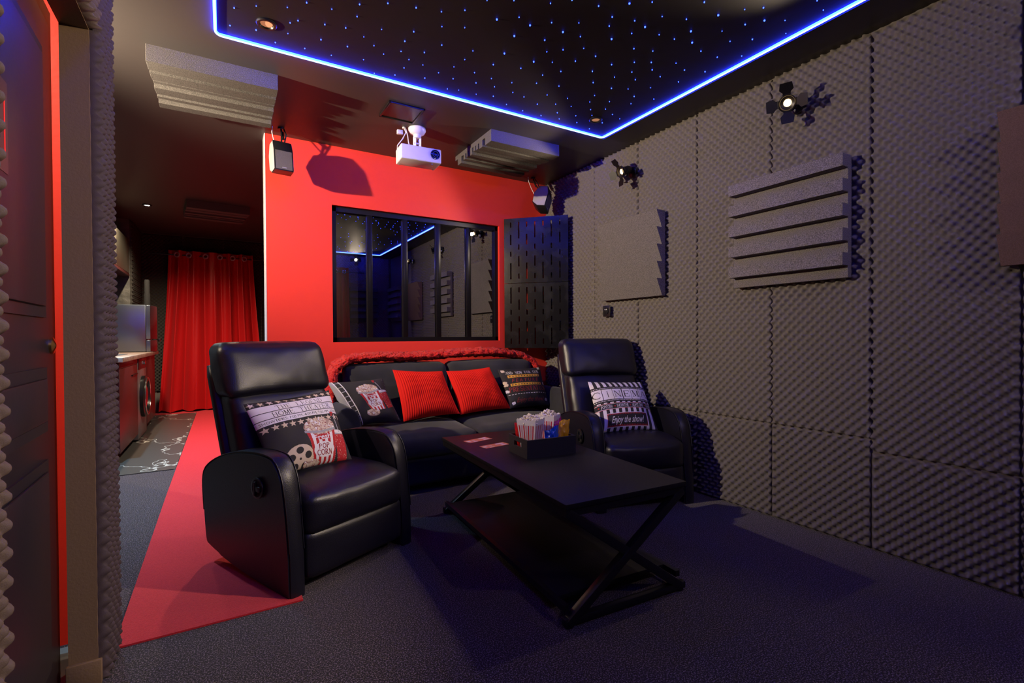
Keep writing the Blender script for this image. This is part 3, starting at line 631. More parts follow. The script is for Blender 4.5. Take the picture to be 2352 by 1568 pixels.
# ------------------------------------------------------------------ print shapes (u right, v up, in 0..1)
class Print:
    def __init__(s): s.p = []; s.z = 0
    def poly(s, pts, m_): s.z += 1; s.p.append(([(float(a), float(b_)) for a, b_ in pts], m_, s.z)); return s
    def rect(s, x0, y0, x1, y1, m_): return s.poly([(x0, y0), (x1, y0), (x1, y1), (x0, y1)], m_)
    def same(s, pts, m_): s.p.append(([(float(a), float(b_)) for a, b_ in pts], m_, s.z))
    def ell(s, x, y, a, b_, m_, n=24): return s.poly([(x+a*math.cos(2*PI*k/n), y+b_*math.sin(2*PI*k/n)) for k in range(n)], m_)
    def star(s, x, y, r, m_, rot=0):
        return s.poly([(x+(r if k % 2 == 0 else r*.42)*math.cos(PI/2+rot+k*PI/5), y+(r if k % 2 == 0 else r*.42)*math.sin(PI/2+rot+k*PI/5)) for k in range(10)], m_)
    def stroke(s, pts, wd, m_):
        s.z += 1
        for (a, b_) in zip(pts[:-1], pts[1:]):
            dx, dy = b_[0]-a[0], b_[1]-a[1]; L = math.hypot(dx, dy) or 1; nx, ny = -dy/L*wd/2, dx/L*wd/2; ex_, ey_ = dx/L*wd*.2, dy/L*wd*.2
            s.same([(a[0]+nx-ex_, a[1]+ny-ey_), (a[0]-nx-ex_, a[1]-ny-ey_), (b_[0]-nx+ex_, b_[1]-ny+ey_), (b_[0]+nx+ex_, b_[1]+ny+ey_)], m_)
    def text(s, body, x, y, size, m_, width=None, shear=0, rot=0, bold=0, vs=1):
        """block letters from Blender's built-in font, centred on x, y"""
        cu = bpy.data.curves.new('lettering', 'FONT'); cu.body = body; cu.align_x = 'CENTER'; cu.shear = shear; cu.offset = bold; cu.resolution_u = 2
        ob = bpy.data.objects.new('lettering', cu); COL.objects.link(ob); bpy.context.view_layer.update()
        me_ = ob.evaluated_get(bpy.context.evaluated_depsgraph_get()).to_mesh()
        V = [v.co.copy() for v in me_.vertices]; F = [list(p.vertices) for p in me_.polygons]
        if V:
            w0 = max(v.x for v in V)-min(v.x for v in V); kx = (width/w0) if width else size; xm = (max(v.x for v in V)+min(v.x for v in V))/2
            c, sn = math.cos(rot), math.sin(rot); s.z += 1
            W_ = [((v.x-xm)*kx, (v.y-.35)*size*vs) for v in V]; W_ = [(x+a*c-b_*sn, y+a*sn+b_*c) for a, b_ in W_]
            for f in F: s.same([W_[i] for i in f], m_)
        ob.evaluated_get(bpy.context.evaluated_depsgraph_get()).to_mesh_clear()
        bpy.data.objects.remove(ob); bpy.data.curves.remove(cu)
    def serif(s, body, x, y, h, wd, m_, th=.17, rot=0, gap=.25, skip=0):
        """Roman letters from strokes with slab serifs, centred on x, y"""
        T_ = th; t_ = th*.45
        def A_(cx, cy, rx, ry, a0, a1, n=9): return [(cx+rx*math.cos(R(a0+(a1-a0)*k/n)), cy+ry*math.sin(R(a0+(a1-a0)*k/n))) for k in range(n+1)]
        G = {'A': [([(0, 0), (.5, 1)], t_), ([(.5, 1), (1, 0)], T_), ([(.2, .35), (.8, .35)], t_)], 'C': [(A_(.55, .5, .5, .5, 50, 310, 14), T_*.8), ([(.9, .92), (.9, .68)], t_)],
             'D': [([(.15, 0), (.15, 1)], T_), (A_(.15, .5, .8, .5, -90, 90, 12), T_*.8)], 'E': [([(.15, 0), (.15, 1)], T_), ([(.0, 1), (.85, 1), (.85, .78)], t_), ([(.15, .5), (.65, .5)], t_), ([(.65, .62), (.65, .38)], t_), ([(0, 0), (.9, 0), (.9, .25)], t_)],
             'F': [([(.15, 0), (.15, 1)], T_), ([(.0, 1), (.85, 1), (.85, .78)], t_), ([(.15, .5), (.65, .5)], t_)], 'G': [(A_(.55, .5, .5, .5, 50, 330, 14), T_*.8), ([(.95, 0), (.95, .42), (.7, .42)], T_*.7)],
             'H': [([(.15, 0), (.15, 1)], T_), ([(.85, 0), (.85, 1)], T_), ([(.15, .5), (.85, .5)], t_)], 'I': [([(.5, 0), (.5, 1)], T_)], 'L': [([(.15, 0), (.15, 1)], T_), ([(0, 0), (.9, 0), (.9, .25)], t_)],
             'M': [([(.1, 0), (.1, 1)], t_), ([(.1, 1), (.5, .05)], T_), ([(.5, .05), (.9, 1)], t_), ([(.9, 0), (.9, 1)], T_)], 'N': [([(.12, 0), (.12, 1)], t_), ([(.12, 1), (.88, 0)], T_), ([(.88, 0), (.88, 1)], t_)],
             'O': [(A_(.5, .5, .48, .5, 0, 360, 20), T_*.8)], 'P': [([(.15, 0), (.15, 1)], T_), (A_(.15, .74, .7, .26, -90, 90, 9), T_*.75)], 'R': [([(.15, 0), (.15, 1)], T_), (A_(.15, .74, .65, .26, -90, 90, 9), T_*.75), ([(.4, .48), (.95, 0)], T_)],
             'S': [(A_(.5, .74, .38, .25, 30, 250, 10)+A_(.5, .26, .4, .25, 70, -150, 10), T_*.8)], 'T': [([(.5, 0), (.5, 1)], T_), ([(.05, .78), (.05, 1), (.95, 1), (.95, .78)], t_)], 'U': [([(.13, 1), (.13, .35)]+A_(.5, .35, .37, .35, 180, 360, 9)+[(.87, 1)], T_*.75)],
             'W': [([(.05, 1), (.3, 0)], T_*.8), ([(.3, 0), (.5, .8)], t_), ([(.5, .8), (.72, 0)], T_*.8), ([(.72, 0), (.95, 1)], t_)]}
        n = len(body); cw = wd/(n+(n-1)*gap); s.z += 1; c, sn = math.cos(rot), math.sin(rot)
        for i, ch in enumerate(body):
            if ch not in G: continue
            ox = -wd/2+i*cw*(1+gap)
            def tr(p): a, b_ = ox+p[0]*cw, (p[1]-.5)*h; return (x+a*c-b_*sn, y+a*sn+b_*c)
            segs = []
            for pts_, w_ in G[ch]:
                for a, b_ in zip(pts_[:-1], pts_[1:]): segs.append((a, b_, w_))
                for e_ in (pts_[0], pts_[-1]):
                    if e_[1] in (0, 1) and ch not in 'COSGE' and len(pts_) <= 14 and not (e_[1] == 1 and ch == 'A') and not (ch == 'T' and e_[1] == 1): segs.append(((e_[0]-.16, e_[1]), (e_[0]+.16, e_[1]), t_*.9))
            for a, b_, w_ in segs:
                dx, dy = b_[0]-a[0], (b_[1]-a[1])*h/cw; L = math.hypot(dx, dy) or 1; nx, ny = -dy/L*w_/2, dx/L*w_/2*cw/h; ex_, ey_ = dx/L*w_*.2, dy/L*w_*.2*cw/h
                s.same([tr((a[0]+nx-ex_, a[1]+ny-ey_)), tr((a[0]-nx-ex_, a[1]-ny-ey_)), tr((b_[0]-nx+ex_, b_[1]-ny+ey_)), tr((b_[0]+nx+ex_, b_[1]+ny+ey_))], m_)
    def moved(s, other, x, y, k, rot=0):
        c, sn = math.cos(rot), math.sin(rot)
        for pts_, m_, z in other.p: s.p.append(([(x+(a*c-b_*sn)*k, y+(a*sn+b_*c)*k) for a, b_ in pts_], m_, s.z+z))
        s.z += other.z
    def raster(s, N):
        """which material colours each cell of an N x N weave, later shapes over earlier ones"""
        names = sorted({m_ for _, m_, _ in s.p}); out = np.full((N, N), -1, np.int16)
        for pts_, m_, z in sorted(s.p, key=lambda q: q[2]):
            P_ = np.array(pts_); lo = np.floor(P_.min(0)*N-.5).astype(int); hi = np.ceil(P_.max(0)*N+.5).astype(int)
            lo = np.clip(lo, 0, N); hi = np.clip(hi, 0, N)
            if (hi <= lo).any(): continue
            X, Y = np.meshgrid((np.arange(lo[0], hi[0])+.5)/N, (np.arange(lo[1], hi[1])+.5)/N, indexing='ij'); ins = np.zeros(X.shape, bool)
            for (xa, ya), (xb, yb) in zip(pts_, pts_[1:]+pts_[:1]):
                if ya == yb: continue
                ins ^= ((ya > Y) != (yb > Y)) & (X < (xb-xa)*(Y-ya)/(yb-ya)+xa)
            out[lo[0]:hi[0], lo[1]:hi[1]][ins] = names.index(m_)
        return names, out

def popheap(P_, x, y, rx, ry, seed, n=46, r=.026):
    rs_ = random.Random(seed); P_.ell(x, y, rx*1.04, ry*1.08, 'tan_p', 20)
    for k in range(n):
        a = rs_.uniform(0, 2*PI); q = math.sqrt(rs_.random())*.97; cx_, cy_ = x+rx*q*math.cos(a), y+ry*q*math.sin(a)
        P_.z += 1; ph = rs_.random()*6
        P_.same([(cx_+r*1.18*math.cos(j*PI/4), cy_+r*1.18*math.sin(j*PI/4)) for j in range(8)], 'tan_p' if k % 2 else 'dred_p')
        P_.z += 1
        P_.same([(cx_+r*(1+.25*math.sin(3*j*PI/5+ph))*math.cos(j*PI/5), cy_+r*(1+.25*math.sin(3*j*PI/5+ph))*math.sin(j*PI/5)) for j in range(10)], 'cream_p' if k % 3 else 'white_p')
def bucket():
    P_ = Print()
    # cup with straw at the right, then bucket
    P_.poly([(.30, .20), (.64, .24), (.58, -.42), (.34, -.46)], 'red_p'); P_.poly([(.27, .16), (.67, .20), (.67, .27), (.27, .23)], 'grey_p'); P_.ell(.47, .25, .20, .045, 'white_p')
    P_.stroke([(.50, .25), (.44, .66)], .028, 'grey_p'); rs_ = random.Random(5)
    for k in range(40): q = (rs_.uniform(.34, .58), rs_.uniform(-.40, .17)); P_.ell(q[0], q[1], .008, .008, 'cream_p', 6)
    for k in range(5): P_.ell(.42+rs_.uniform(-.03, .03), .70+rs_.uniform(-.05, .06), .028, .03, 'red_p', 7)
    P_.poly([(-.36, .34), (.36, .34), (.25, -.46), (-.25, -.46)], 'white_p')
    n = 9
    for k in range(n):
        if k % 2: continue
        a, c = -.36+.72*k/n, -.36+.72*(k+1)/n; P_.poly([(a, .34), (c, .34), (c*.69, -.46), (a*.69, -.46)], 'red_p')
    popheap(P_, 0, .43, .37, .20, 3, 90, .040); P_.poly([(-.385, .30), (-.39, .36), (0, .30), (.39, .36), (.385, .30), (0, .24)], 'grey_p')
    P_.rect(-.19, .08, .19, .21, 'red_p'); P_.text('Fresh', 0, .145, .19, 'white_p', bold=.02)
    P_.ell(0, -.15, .255, .175, 'white_p'); P_.serif('POP', 0, -.075, .105, .26, 'dred_p', th=.3); P_.serif('CORN', 0, -.215, .115, .36, 'dred_p', th=.3)
    return P_
BK = bucket()

def cushion(name, label, quad, thick, cover, pr=None, group='scatter cushions', cord=False, pin=.05, flip=False, wob=0, parent_loc=None, fold=0, seed=0):
    """square cushion: quad = world corners TL, TR, BR, BL of the front face"""
    TL, TR, BR, BL = [Vector(q) for q in quad]; c0 = (TL+TR+BR+BL)/4
    nrm = (TR-TL).cross(BL-TL).normalized()*-1        # outwards to the viewer
    def surf(u, v, off=0, side=1):
        uu, vv = 2*u-1, 2*v-1
        pu = uu*(1-pin*(1-vv*vv)); pv = vv*(1-pin*(1-uu*uu))
        U_, V_ = (pu+1)/2, (pv+1)/2
        p = BL.lerp(BR, U_).lerp(TL.lerp(TR, U_), V_)
        bl = max(0, (1-abs(uu)**2.6))*max(0, (1-abs(vv)**2.6)); h = thick*bl**.62
        if side > 0:
            h += .006*noise.noise(Vector((u*4+seed, v*4, 0)))*bl**.5*2
            if fold: h -= fold*math.exp(-((u-.52)/.16)**2)*math.exp(-((v-1)/.09)**2)
        return p+nrm*(side*h+off*side)-c0
    N = 30; vs = []; fs = []; NF = 300 if pr else 30
    for side in (1, -1):
        k = len(vs); n_ = NF if side > 0 else N
        for i in range(n_+1):
            for j in range(n_+1): vs.append(surf(i/n_, j/n_, 0, side if side > 0 else -.7))
        for i in range(n_):
            for j in range(n_):
                q = (k+i*(n_+1)+j, k+(i+1)*(n_+1)+j, k+(i+1)*(n_+1)+j+1, k+i*(n_+1)+j+1); fs.append(q if side > 0 else q[::-1])
    if cord:
        vs = []; fs = []; NU, NV = 27*8, 30
        for side in (1, -.7):
            k = len(vs)
            for i in range(NU+1):
                for j in range(NV+1):
                    u = i/NU; v = j/NV; ed = min(1, 12*min(u, 1-u, v, 1-v))
                    vs.append(surf(u, v, (.0055*abs(math.sin(PI*u*27))**.7-.003)*ed*(1 if side > 0 else 1), side))
            for i in range(NU):
                for j in range(NV):
                    q = (k+i*(NV+1)+j, k+(i+1)*(NV+1)+j, k+(i+1)*(NV+1)+j+1, k+i*(NV+1)+j+1); fs.append(q if side > 0 else q[::-1])
    mb = B(cover).add(vs, fs)
    if pr:
        names, ras = pr.raster(NF); mb.mats = [cover]+names; mb.mi[:NF*NF] = [int(q)+1 for q in ras.ravel()]
    o = mb.build(name, smooth=180, loc=c0); return tag(o, label, 'cushion', group)

# cushion 1: home theater
P1 = Print()
P1.rect(0, .90, 1, 1, 'black_p')
for k in range(11): P1.star(.04+k*.092, .945, .04, 'cream_p', .2)
P1.rect(0, .62, 1, .90, 'white_p')
P1.serif('THE LEGEND', .52, .845, .062, .56, 'black_p', th=.16); P1.rect(0, .795, 1, .803, 'black_p'); P1.serif('HOME THEATER', .52, .745, .068, .70, 'black_p', th=.17)
P1.rect(0, .692, 1, .703, 'black_p'); P1.text('SHOWTIMES: 1:00 PM, 4:00 PM, 7:00 PM, 10:00 PM', .52, .655, .05, 'black_p', width=1.0, vs=1.1)
for k in range(11): P1.star(.045+k*.093, .565, .043, 'cream_p')
P1.ell(.31, .10, .17, .17, 'cream_p')
for k in range(5): a = 2*PI*k/5+.3; P1.ell(.31+.10*math.cos(a), .10+.10*math.sin(a), .042, .042, 'black_p', 16)
P1.ell(.31, .10, .015, .015, 'black_p', 8)
P1.moved(BK, .62, .235, .53, -.03)
popheap(P1, .45, .02, .10, .03, 8, 14, .02)
# recliner-frame helper
def rp(t_, p): return tuple(t_.matrix_basis @ Vector(p))
def rmat(loc, rz): return Matrix.Translation((*loc, 0)) @ Matrix.Rotation(rz, 4, 'Z')
T1 = rmat((.524, 2.26), R(26)); T2 = rmat((2.219, 2.114), R(-15))
cushion('theater_cushion', 'large black and white home theater cushion with a popcorn bucket, on the left recliner', [T1 @ Vector(p) for p in ((-.285, .45, .755), (.175, .455, .775), (.14, .225, .44), (-.262, .26, .44))], .075, 'black_p', P1, 'printed cinema cushions', fold=.02, seed=1)
# cushion 2: on the sofa, black with bucket
P2 = Print(); P2.poly([(.0, 1), (.06, 1), (.12, .55), (.10, .2), (.04, .2), (.0, .6)], 'grey_p')
P2.poly([(.05, 1), (.17, 1), (.26, 0), (.16, 0)], 'white_p'); P2.poly([(.068, 1), (.15, 1), (.245, 0), (.175, 0)], 'black_p')
for k in range(9): y = .05+k*.11; x = .165-y*.1; P2.poly([(x, y), (x+.085, y+.02), (x+.085, y+.035), (x, y+.015)], 'grey_p')
P2.moved(BK, .60, .50, .56, .14); popheap(P2, .50, .20, .12, .07, 12, 18, .022)
for k in range(14): P2.rect(.962, .03+k*.07, .968, .06+k*.07, 'grey_p')
cushion('popcorn_cushion', 'black cushion with a tilted popcorn bucket print at the left end of the sofa', [(.60, 3.47, .752), (.985, 3.50, .760), (1.075, 3.36, .462), (.715, 3.34, .452)], .065, 'black_p', P2, 'printed cinema cushions', seed=3)
# red corduroy
cushion('corduroy_cushion', 'red corduroy cushion beside the popcorn print cushion on the sofa', [(1.066, 3.52, .818), (1.468, 3.54, .79), (1.535, 3.36, .475), (1.095, 3.36, .455)], .065, 'cord_red', None, 'red corduroy cushions', cord=True, seed=4)
cushion('corduroy_cushion', 'red corduroy cushion beside the lettered cushion on the right half of the sofa', [(1.497, 3.53, .79), (1.893, 3.55, .805), (1.998, 3.38, .475), (1.545, 3.37, .463)], .065, 'cord_red', None, 'red corduroy cushions', cord=True, seed=7)
P3 = Print()
P3.serif('AND NOW FOR OUR', .5, .865, .07, .78, 'white_p', th=.22)
for y in (.765, .545):
    P3.rect(.12, y-.035, .88, y+.035, 'gold_p')
    for k in range(11): P3.star(.165+k*.067, y, .024, 'black_p')
P3.text('F E A T U R E', .5, .655, .13, 'dred_p', width=.66, shear=.3, bold=.025, vs=.95)
P3.serif('PRESENTATION', .53, .43, .11, .92, 'dred_p', th=.3, gap=.12)
for k in range(15): P3.rect(.03+k*.064, .30, .07+k*.064, .312, 'white_p')
P3.text('Enjoy the show!', .52, .16, .15, 'dred_p', width=.70, shear=.45)
for (x, y) in ((.07, .92), (.93, .96), (.03, .62), (.04, .56), (.97, .55), (.10, .10), (.92, .14), (.03, .40)):
    for k in range(4): a = k*1.7+x*9; P3.ell(x+.02*math.cos(a), y+.02*math.sin(a), .024, .022, 'cream_p' if y > .5 else 'white_p', 8)
cushion('lettered_cushion', 'black feature presentation cushion with gold star bands at the right end of the sofa', [(1.95, 3.52, .787), (2.365, 3.50, .79), (2.375, 3.37, .468), (1.985, 3.38, .470)], .06, 'black_p', P3, 'printed cinema cushions', seed=5)
P4 = Print(); n = 20
for k in range(n):
    if k % 2 == 0: P4.rect(k/n, 0, (k+1)/n, 1, 'white_p')
P4.rect(0, .50, 1, .83, 'black_p'); P4.rect(0, .555, 1, .775, 'white_p')
for k in range(46):
    P4.rect(.005+k*.0218, .79, .017+k*.0218, .805, 'white_p'); P4.rect(.005+k*.0218, .522, .017+k*.0218, .537, 'white_p')
for x in (.135, .31, .475, .64, .80): P4.rect(x, .54, x+(.016 if x == .475 else .007), .79, 'black_p')
for ch, x in zip('CINEMA', (.055, .225, .395, .565, .725, .89)): P4.serif(ch, x, .665, .125, .115 if ch != 'I' else .09, 'black_p', th=.13)
P4.rect(0, .475, 1, .50, 'black_p')
for k in range(10): P4.rect(.03+k*.1, .478, .085+k*.1, .497, 'white_p')
P4.rect(0, .36, 1, .475, 'red_p'); P4.rect(0, .368, 1, .467, 'white_p'); P4.rect(0, .373, 1, .461, 'black_p')
P4.text('POPCORN', .17, .417, .085, 'white_p', width=.17, vs=1); P4.text('SHOWTIME', .43, .417, .085, 'white_p', width=.2, vs=1); P4.text('ADMIT ONE', .70, .417, .085, 'white_p', width=.2, vs=1); P4.text('CANDY', .92, .417, .085, 'white_p', width=.12, vs=1)
for x in (.045, .30, .565, .835): P4.ell(x, .417, .012, .014, 'red_p', 8)
P4.rect(.14, .045, .84, .285, 'white_p'); P4.rect(.15, .055, .83, .275, 'red_p'); P4.rect(.158, .063, .822, .267, 'black_p')
for k in range(24): P4.rect(.165+k*.0275, .25, .178+k*.0275, .262, 'red_p'); P4.rect(.165+k*.0275, .068, .178+k*.0275, .08, 'red_p')
P4.text('Enjoy the show!', .49, .165, .16, 'white_p', width=.56, shear=.45, bold=.008)
cushion('cinema_cushion', 'black and white striped cinema cushion on the right recliner', [T2 @ Vector(p) for p in ((-.185, .46, .742), (.235, .46, .728), (.215, .22, .43), (-.225, .23, .43))], .07, 'black_p', P4, 'printed cinema cushions', seed=6)

# ------------------------------------------------------------------ coffee table
t = thing('coffee_table', 'low black wood coffee table with crossed metal legs and a lower shelf', 'table', (1.38, 2.03, 0), R(-3.2))
WT, LT, HT_ = .60, 1.33, .455
B('black_wood').box((-WT/2, -LT/2, HT_-.02), (WT/2, LT/2, HT_), .002).build('tabletop', t)
mb = B('black_metal'); f_ = .028
for y in (-LT/2+.02, LT/2-.02): mb.box((-WT/2+.005, y-f_/2, HT_-.02-f_), (WT/2-.005, y+f_/2, HT_-.021))
for x in (-WT/2+.02, WT/2-.02): mb.box((x-f_/2, -LT/2+.02, HT_-.02-f_), (x+f_/2, LT/2-.02, HT_-.022))
mb.build('top_frame', t)
for y in (-LT/2+.02, LT/2-.02):
    for sx in (-1, 1):
        B('black_metal').bar((sx*(WT/2-.015), y+.0012*sx, .014), (-sx*(WT/2-.015), y+.0012*sx, HT_-.035), .034, .034, r=.003, upv=(0, 1, 0)).build('leg', t)
    B('black_metal').box((-WT/2, y-f_/2, .008), (WT/2, y+f_/2, .008+f_), .003).build('bottom_rail', t)
for sx in (-1, 1):
    x = sx*(WT/2-.02); B('black_metal').box((x-.011, -LT/2+.03, .05), (x+.011, LT/2-.03, .074)).build('side_rail', t)
B('black_wood').box((-WT/2+.03, -LT/2+.10, .056), (WT/2-.03, LT/2-.06, .074), .002).build('shelf', t)
for sx in (-1, 1):
    for y in (-LT/2+.02, LT/2-.02): mb = B('black_plastic'); mb.T = Matrix.Translation((sx*(WT/2-.02), y, 0)); mb.lathe([(.014, 0), (.016, .009)], 14).build('foot_cap', t)
ZT = HT_
# tickets
for (x, y, rz, lb) in ((1.268, 2.525, R(12), 'small red printed cinema ticket at the far corner of the coffee table'), (1.285, 2.35, R(8), 'small red printed cinema ticket partly behind the snack tray')):
    mb = B('ticket'); mb.box((-.082, -.034, 0), (.082, .034, .0012))
    for (a0, b0, a1, b1) in ((-.08, -.01, -.055, .012), (-.05, -.028, -.02, -.018), (-.04, .0, -.018, .01), (.015, .008, .07, .026), (.03, -.024, .07, -.008)): mb.box((a0, b0, .0012), (a1, b1, .0014), mt='ticket_light')
    o = mb.build('ticket', loc=(x, y, ZT), rot=(0, 0, rz), smooth=0); tag(o, lb, 'ticket', 'cinema tickets')
# tray
TY = Matrix.Translation((1.27, 1.995, ZT)) @ Matrix.Rotation(R(-4.5), 4, 'Z')
t = thing('snack_tray', 'black wooden tray box holding popcorn and snack bags', 'tray', (1.27, 1.995, ZT), R(-4.5))
mb = B('tray'); W_, D_, H_ = .285, .205, .092; k = .009
mb.box((0, 0, 0), (W_, D_, .008)); mb.box((k, 0, .008), (W_-k, k, H_)); mb.box((k, D_-k, .008), (W_-k, D_, H_))
for x in (0, W_-k):
    mb.box((x, 0, .008), (x+k, .062, H_)).box((x, D_-.062, .008), (x+k, D_, H_)).box((x, .062, .008), (x+k, D_-.062, .045)).box((x, .062, .070), (x+k, D_-.062, H_))
mb.build('tray_box', t, smooth=0)
def popcorn_box(label, x, y, rz):
    o_ = TY @ Vector((x, y, .008)); t = thing('popcorn_box', label, 'popcorn box', o_, rz, 'striped popcorn boxes in the tray')
    b0, b1, h = .033, .054, .178; mb = B('box_white')
    cs = [(-1, -1), (1, -1), (1, 1), (-1, 1)]
    for i in range(4):
        a, c = cs[i], cs[(i+1) % 4]; NS = 24; nx, ny = (a[0]+c[0])/2, (a[1]+c[1])/2
        vs = []; fs = []; mi = []
        def pt_(u, v, o=0):
            r_ = b0+(b1-b0)*v; q = Vector((a[0]+(c[0]-a[0])*u, a[1]+(c[1]-a[1])*u, 0))*r_; q.z = h*v; return q+Vector((nx, ny, 0))*o
        top = lambda u: 1-.035+.035*abs(math.sin(u*PI*4.0))+.02*abs(2*u-1)
        for j in range(NS): 
            u0, u1 = j/NS, (j+1)/NS
            vs += [pt_(u0, 0), pt_(u1, 0), pt_(u1, top(u1)), pt_(u0, top(u0))]; fs.append((4*j, 4*j+1, 4*j+2, 4*j+3))
        mb.add(vs, fs, 'box_white')
        vs = [(q[0], q[1], q[2]) for q in [pt_(j/NS, 0, -.001) for j in range(NS+1)]+[pt_(j/NS, top(j/NS), -.001) for j in range(NS+1)]]
        mb.add(vs, [(j+1, j, NS+1+j, NS+2+j) for j in range(NS)], 'box_white')
        for (u, wd) in ((.10, .06), (.36, .065), (.62, .065), (.88, .06), (.19, .012), (.23, .012), (.27, .012), (.45, .012), (.49, .012), (.53, .012), (.71, .012), (.75, .012), (.79, .012)):
            mb.add([pt_(u-wd/2, 0, .0005), pt_(u+wd/2, 0, .0005), pt_(u+wd/2, .84, .0005), pt_(u-wd/2, .84, .0005)], [(0, 1, 2, 3)], 'box_red')
        for rr, mm, of in ((.30, 'box_red', .0007), (.25, 'box_white', .0009), (.17, 'box_red', .0011)):
            mb.add([pt_(.5+rr*math.cos(q), .12+rr*math.sin(q)*.6*.4+.12, of) for q in np.linspace(0, PI, 14)], [tuple(range(14))], mm)
    mb.add([(-b0, -b0, .001), (b0, -b0, .001), (b0, b0, .001), (-b0, b0, .001)], [(0, 1, 2, 3)], 'box_white')
    mb.build('carton', t, smooth=20)
    mb = B('popcorn'); rs_ = random.Random(int(x*1000))
    for k in range(58):
        q = Vector((rs_.uniform(-1, 1), rs_.uniform(-1, 1), 0)); rr = max(abs(q.x), abs(q.y)); hz = h*.90+.034*(1-rr*rr)+rs_.uniform(-.006, .006)
        q = q*b1*.86; q.z = hz
        for j in range(4):
            bm = bmesh.new(); bmesh.ops.create_icosphere(bm, subdivisions=1, radius=rs_.uniform(.0035, .0062)); d_ = Vector([rs_.uniform(-1, 1) for _ in range(3)]).normalized()*.0052
            for v in bm.verts: v.co += q+d_
            mb.bm(bm)
    mb.add([(-b1*.88, -b1*.88, h*.88), (b1*.88, -b1*.88, h*.88), (b1*.88, b1*.88, h*.88), (-b1*.88, b1*.88, h*.88)], [(0, 1, 2, 3)])
    stuff(mb.build('popcorn', t, smooth=60)); return t
popcorn_box('red and white striped popcorn box at the front left of the tray', .062, .075, R(30))
popcorn_box('red and white striped popcorn box at the back of the tray', .208, .150, R(34))
def bag(label, quad, thick, mt, seed=0, nick=0):
    TL, TR, BR, BL = [TY @ Vector(q) for q in quad]; c0 = (BL+BR)/2; nrm = (TR-TL).cross(BL-TL).normalized()*-1; vs = []; fs = []; N = 22
    for side in (1, -1):
        k = len(vs)
        for i in range(N+1):
            for j in range(N+1):
                u, v = i/N, j/N; p = BL.lerp(BR, u).lerp(TL.lerp(TR, u), v)
                e_ = (1-abs(2*u-1)**3)*(1 if v < .8 else max(0, (1-v)/.2)**.8)*min(1, v*4+.3)
                w_ = .006*noise.noise(Vector((u*5+seed, v*6, seed)))+.003*noise.noise(Vector((u*14, v*12, seed)))
                if v > .86: w_ += .0012*math.sin(u*90)
                vs.append(p+nrm*(side*thick*e_+w_)-c0+Vector((0, 0, .004*math.sin(u*7+seed)*v)))
        for i in range(N):
            for j in range(N):
                q = (k+i*(N+1)+j, k+(i+1)*(N+1)+j, k+(i+1)*(N+1)+j+1, k+i*(N+1)+j+1); fs.append(q if side > 0 else q[::-1])
    o = B(mt).add(vs, fs).build('snack_bag', smooth=180, loc=c0); tag(o, label, 'snack bag', 'snack bags in the tray')
bag('shiny red snack bag at the left of the tray behind the front popcorn box', [(.012, .165, .150), (.085, .185, .150), (.075, .16, .014), (.016, .13, .014)], .016, 'bag_red', 1)
bag('shiny blue snack bag in the middle of the tray', [(.128, .052, .118), (.215, .055, .142), (.20, .035, .012), (.13, .03, .012)], .013, 'bag_blue', 2)
bag('shiny yellow snack bag standing at the right of the tray', [(.222, .062, .160), (.292, .07, .168), (.268, .045, .012), (.185, .028, .014)], .013, 'bag_yellow', 5)
bag('shiny pink snack bag tucked behind the yellow one', [(.200, .085, .148), (.255, .095, .175), (.258, .08, .03), (.21, .065, .02)], .008, 'bag_pink', 7)

# ------------------------------------------------------------------ hall: curtain, kitchen
t = thing('hall_curtain', 'long red eyelet curtain hanging at the far end of the hall', 'curtain', (0, 8.3, 0))
def curtain(mb, xa, xb, xba, xbb, zt, zb, y, folds, amp, NX=150, NZ=36):
    vs = []; fs = []
    for i in range(NX+1):
        for j in range(NZ+1):
            u, v = i/NX, j/NZ; x = (xa+(xb-xa)*u)*(1-v**1.3)+(xba+(xbb-xba)*u)*v**1.3
            a = amp*(.8+.5*v); z = zt+(zb-zt)*v+.012*math.sin(u*40)*(v > .97)
            w_ = 2*PI*folds*(u+.02*math.sin(u*7+v*1.2)); vs.append((x+.012*math.sin(w_*2)*v, y+a*math.sin(w_)+.25*a*math.sin(w_*2.3+2*v), z))
    for i in range(NX):
        for j in range(NZ): k = i*(NZ+1)+j; fs.append((k, k+1, k+NZ+2, k+NZ+1))
    return mb.add(vs, fs)
curtain(B('curtain_red'), -.66, .38, -.81, .53, 2.30, .03, 0, 5.5, .045).build('curtain_cloth', t, smooth=180)
for x in (-.56, -.42, -.22, -.04, .12, .27):
    mb = B('grey_side'); mb.T = Matrix.Translation((x, -.038, 2.235)) @ Matrix.Rotation(R(25 if int(x*100) % 2 else -25), 4, 'Z') @ Matrix.Rotation(PI/2, 4, 'X')
    mb.tube([(.031*math.cos(a), .031*math.sin(a), 0) for a in np.linspace(0, 2*PI, 24, endpoint=False)], .009, 8, closed=True).build('eyelet', t)
B('black_metal').tube([(-.86, 0, 2.235), (.92, 0, 2.235)], .009, 10).build('curtain_rod', t)
t = thing('hall_curtain', 'second red curtain just showing at the right end of the hall rod', 'curtain', (0, 8.3, 0))
curtain(B('curtain_red'), .60, .90, .50, .93, 2.29, .03, -.02, 3, .03, 60).build('curtain_cloth', t, smooth=180)
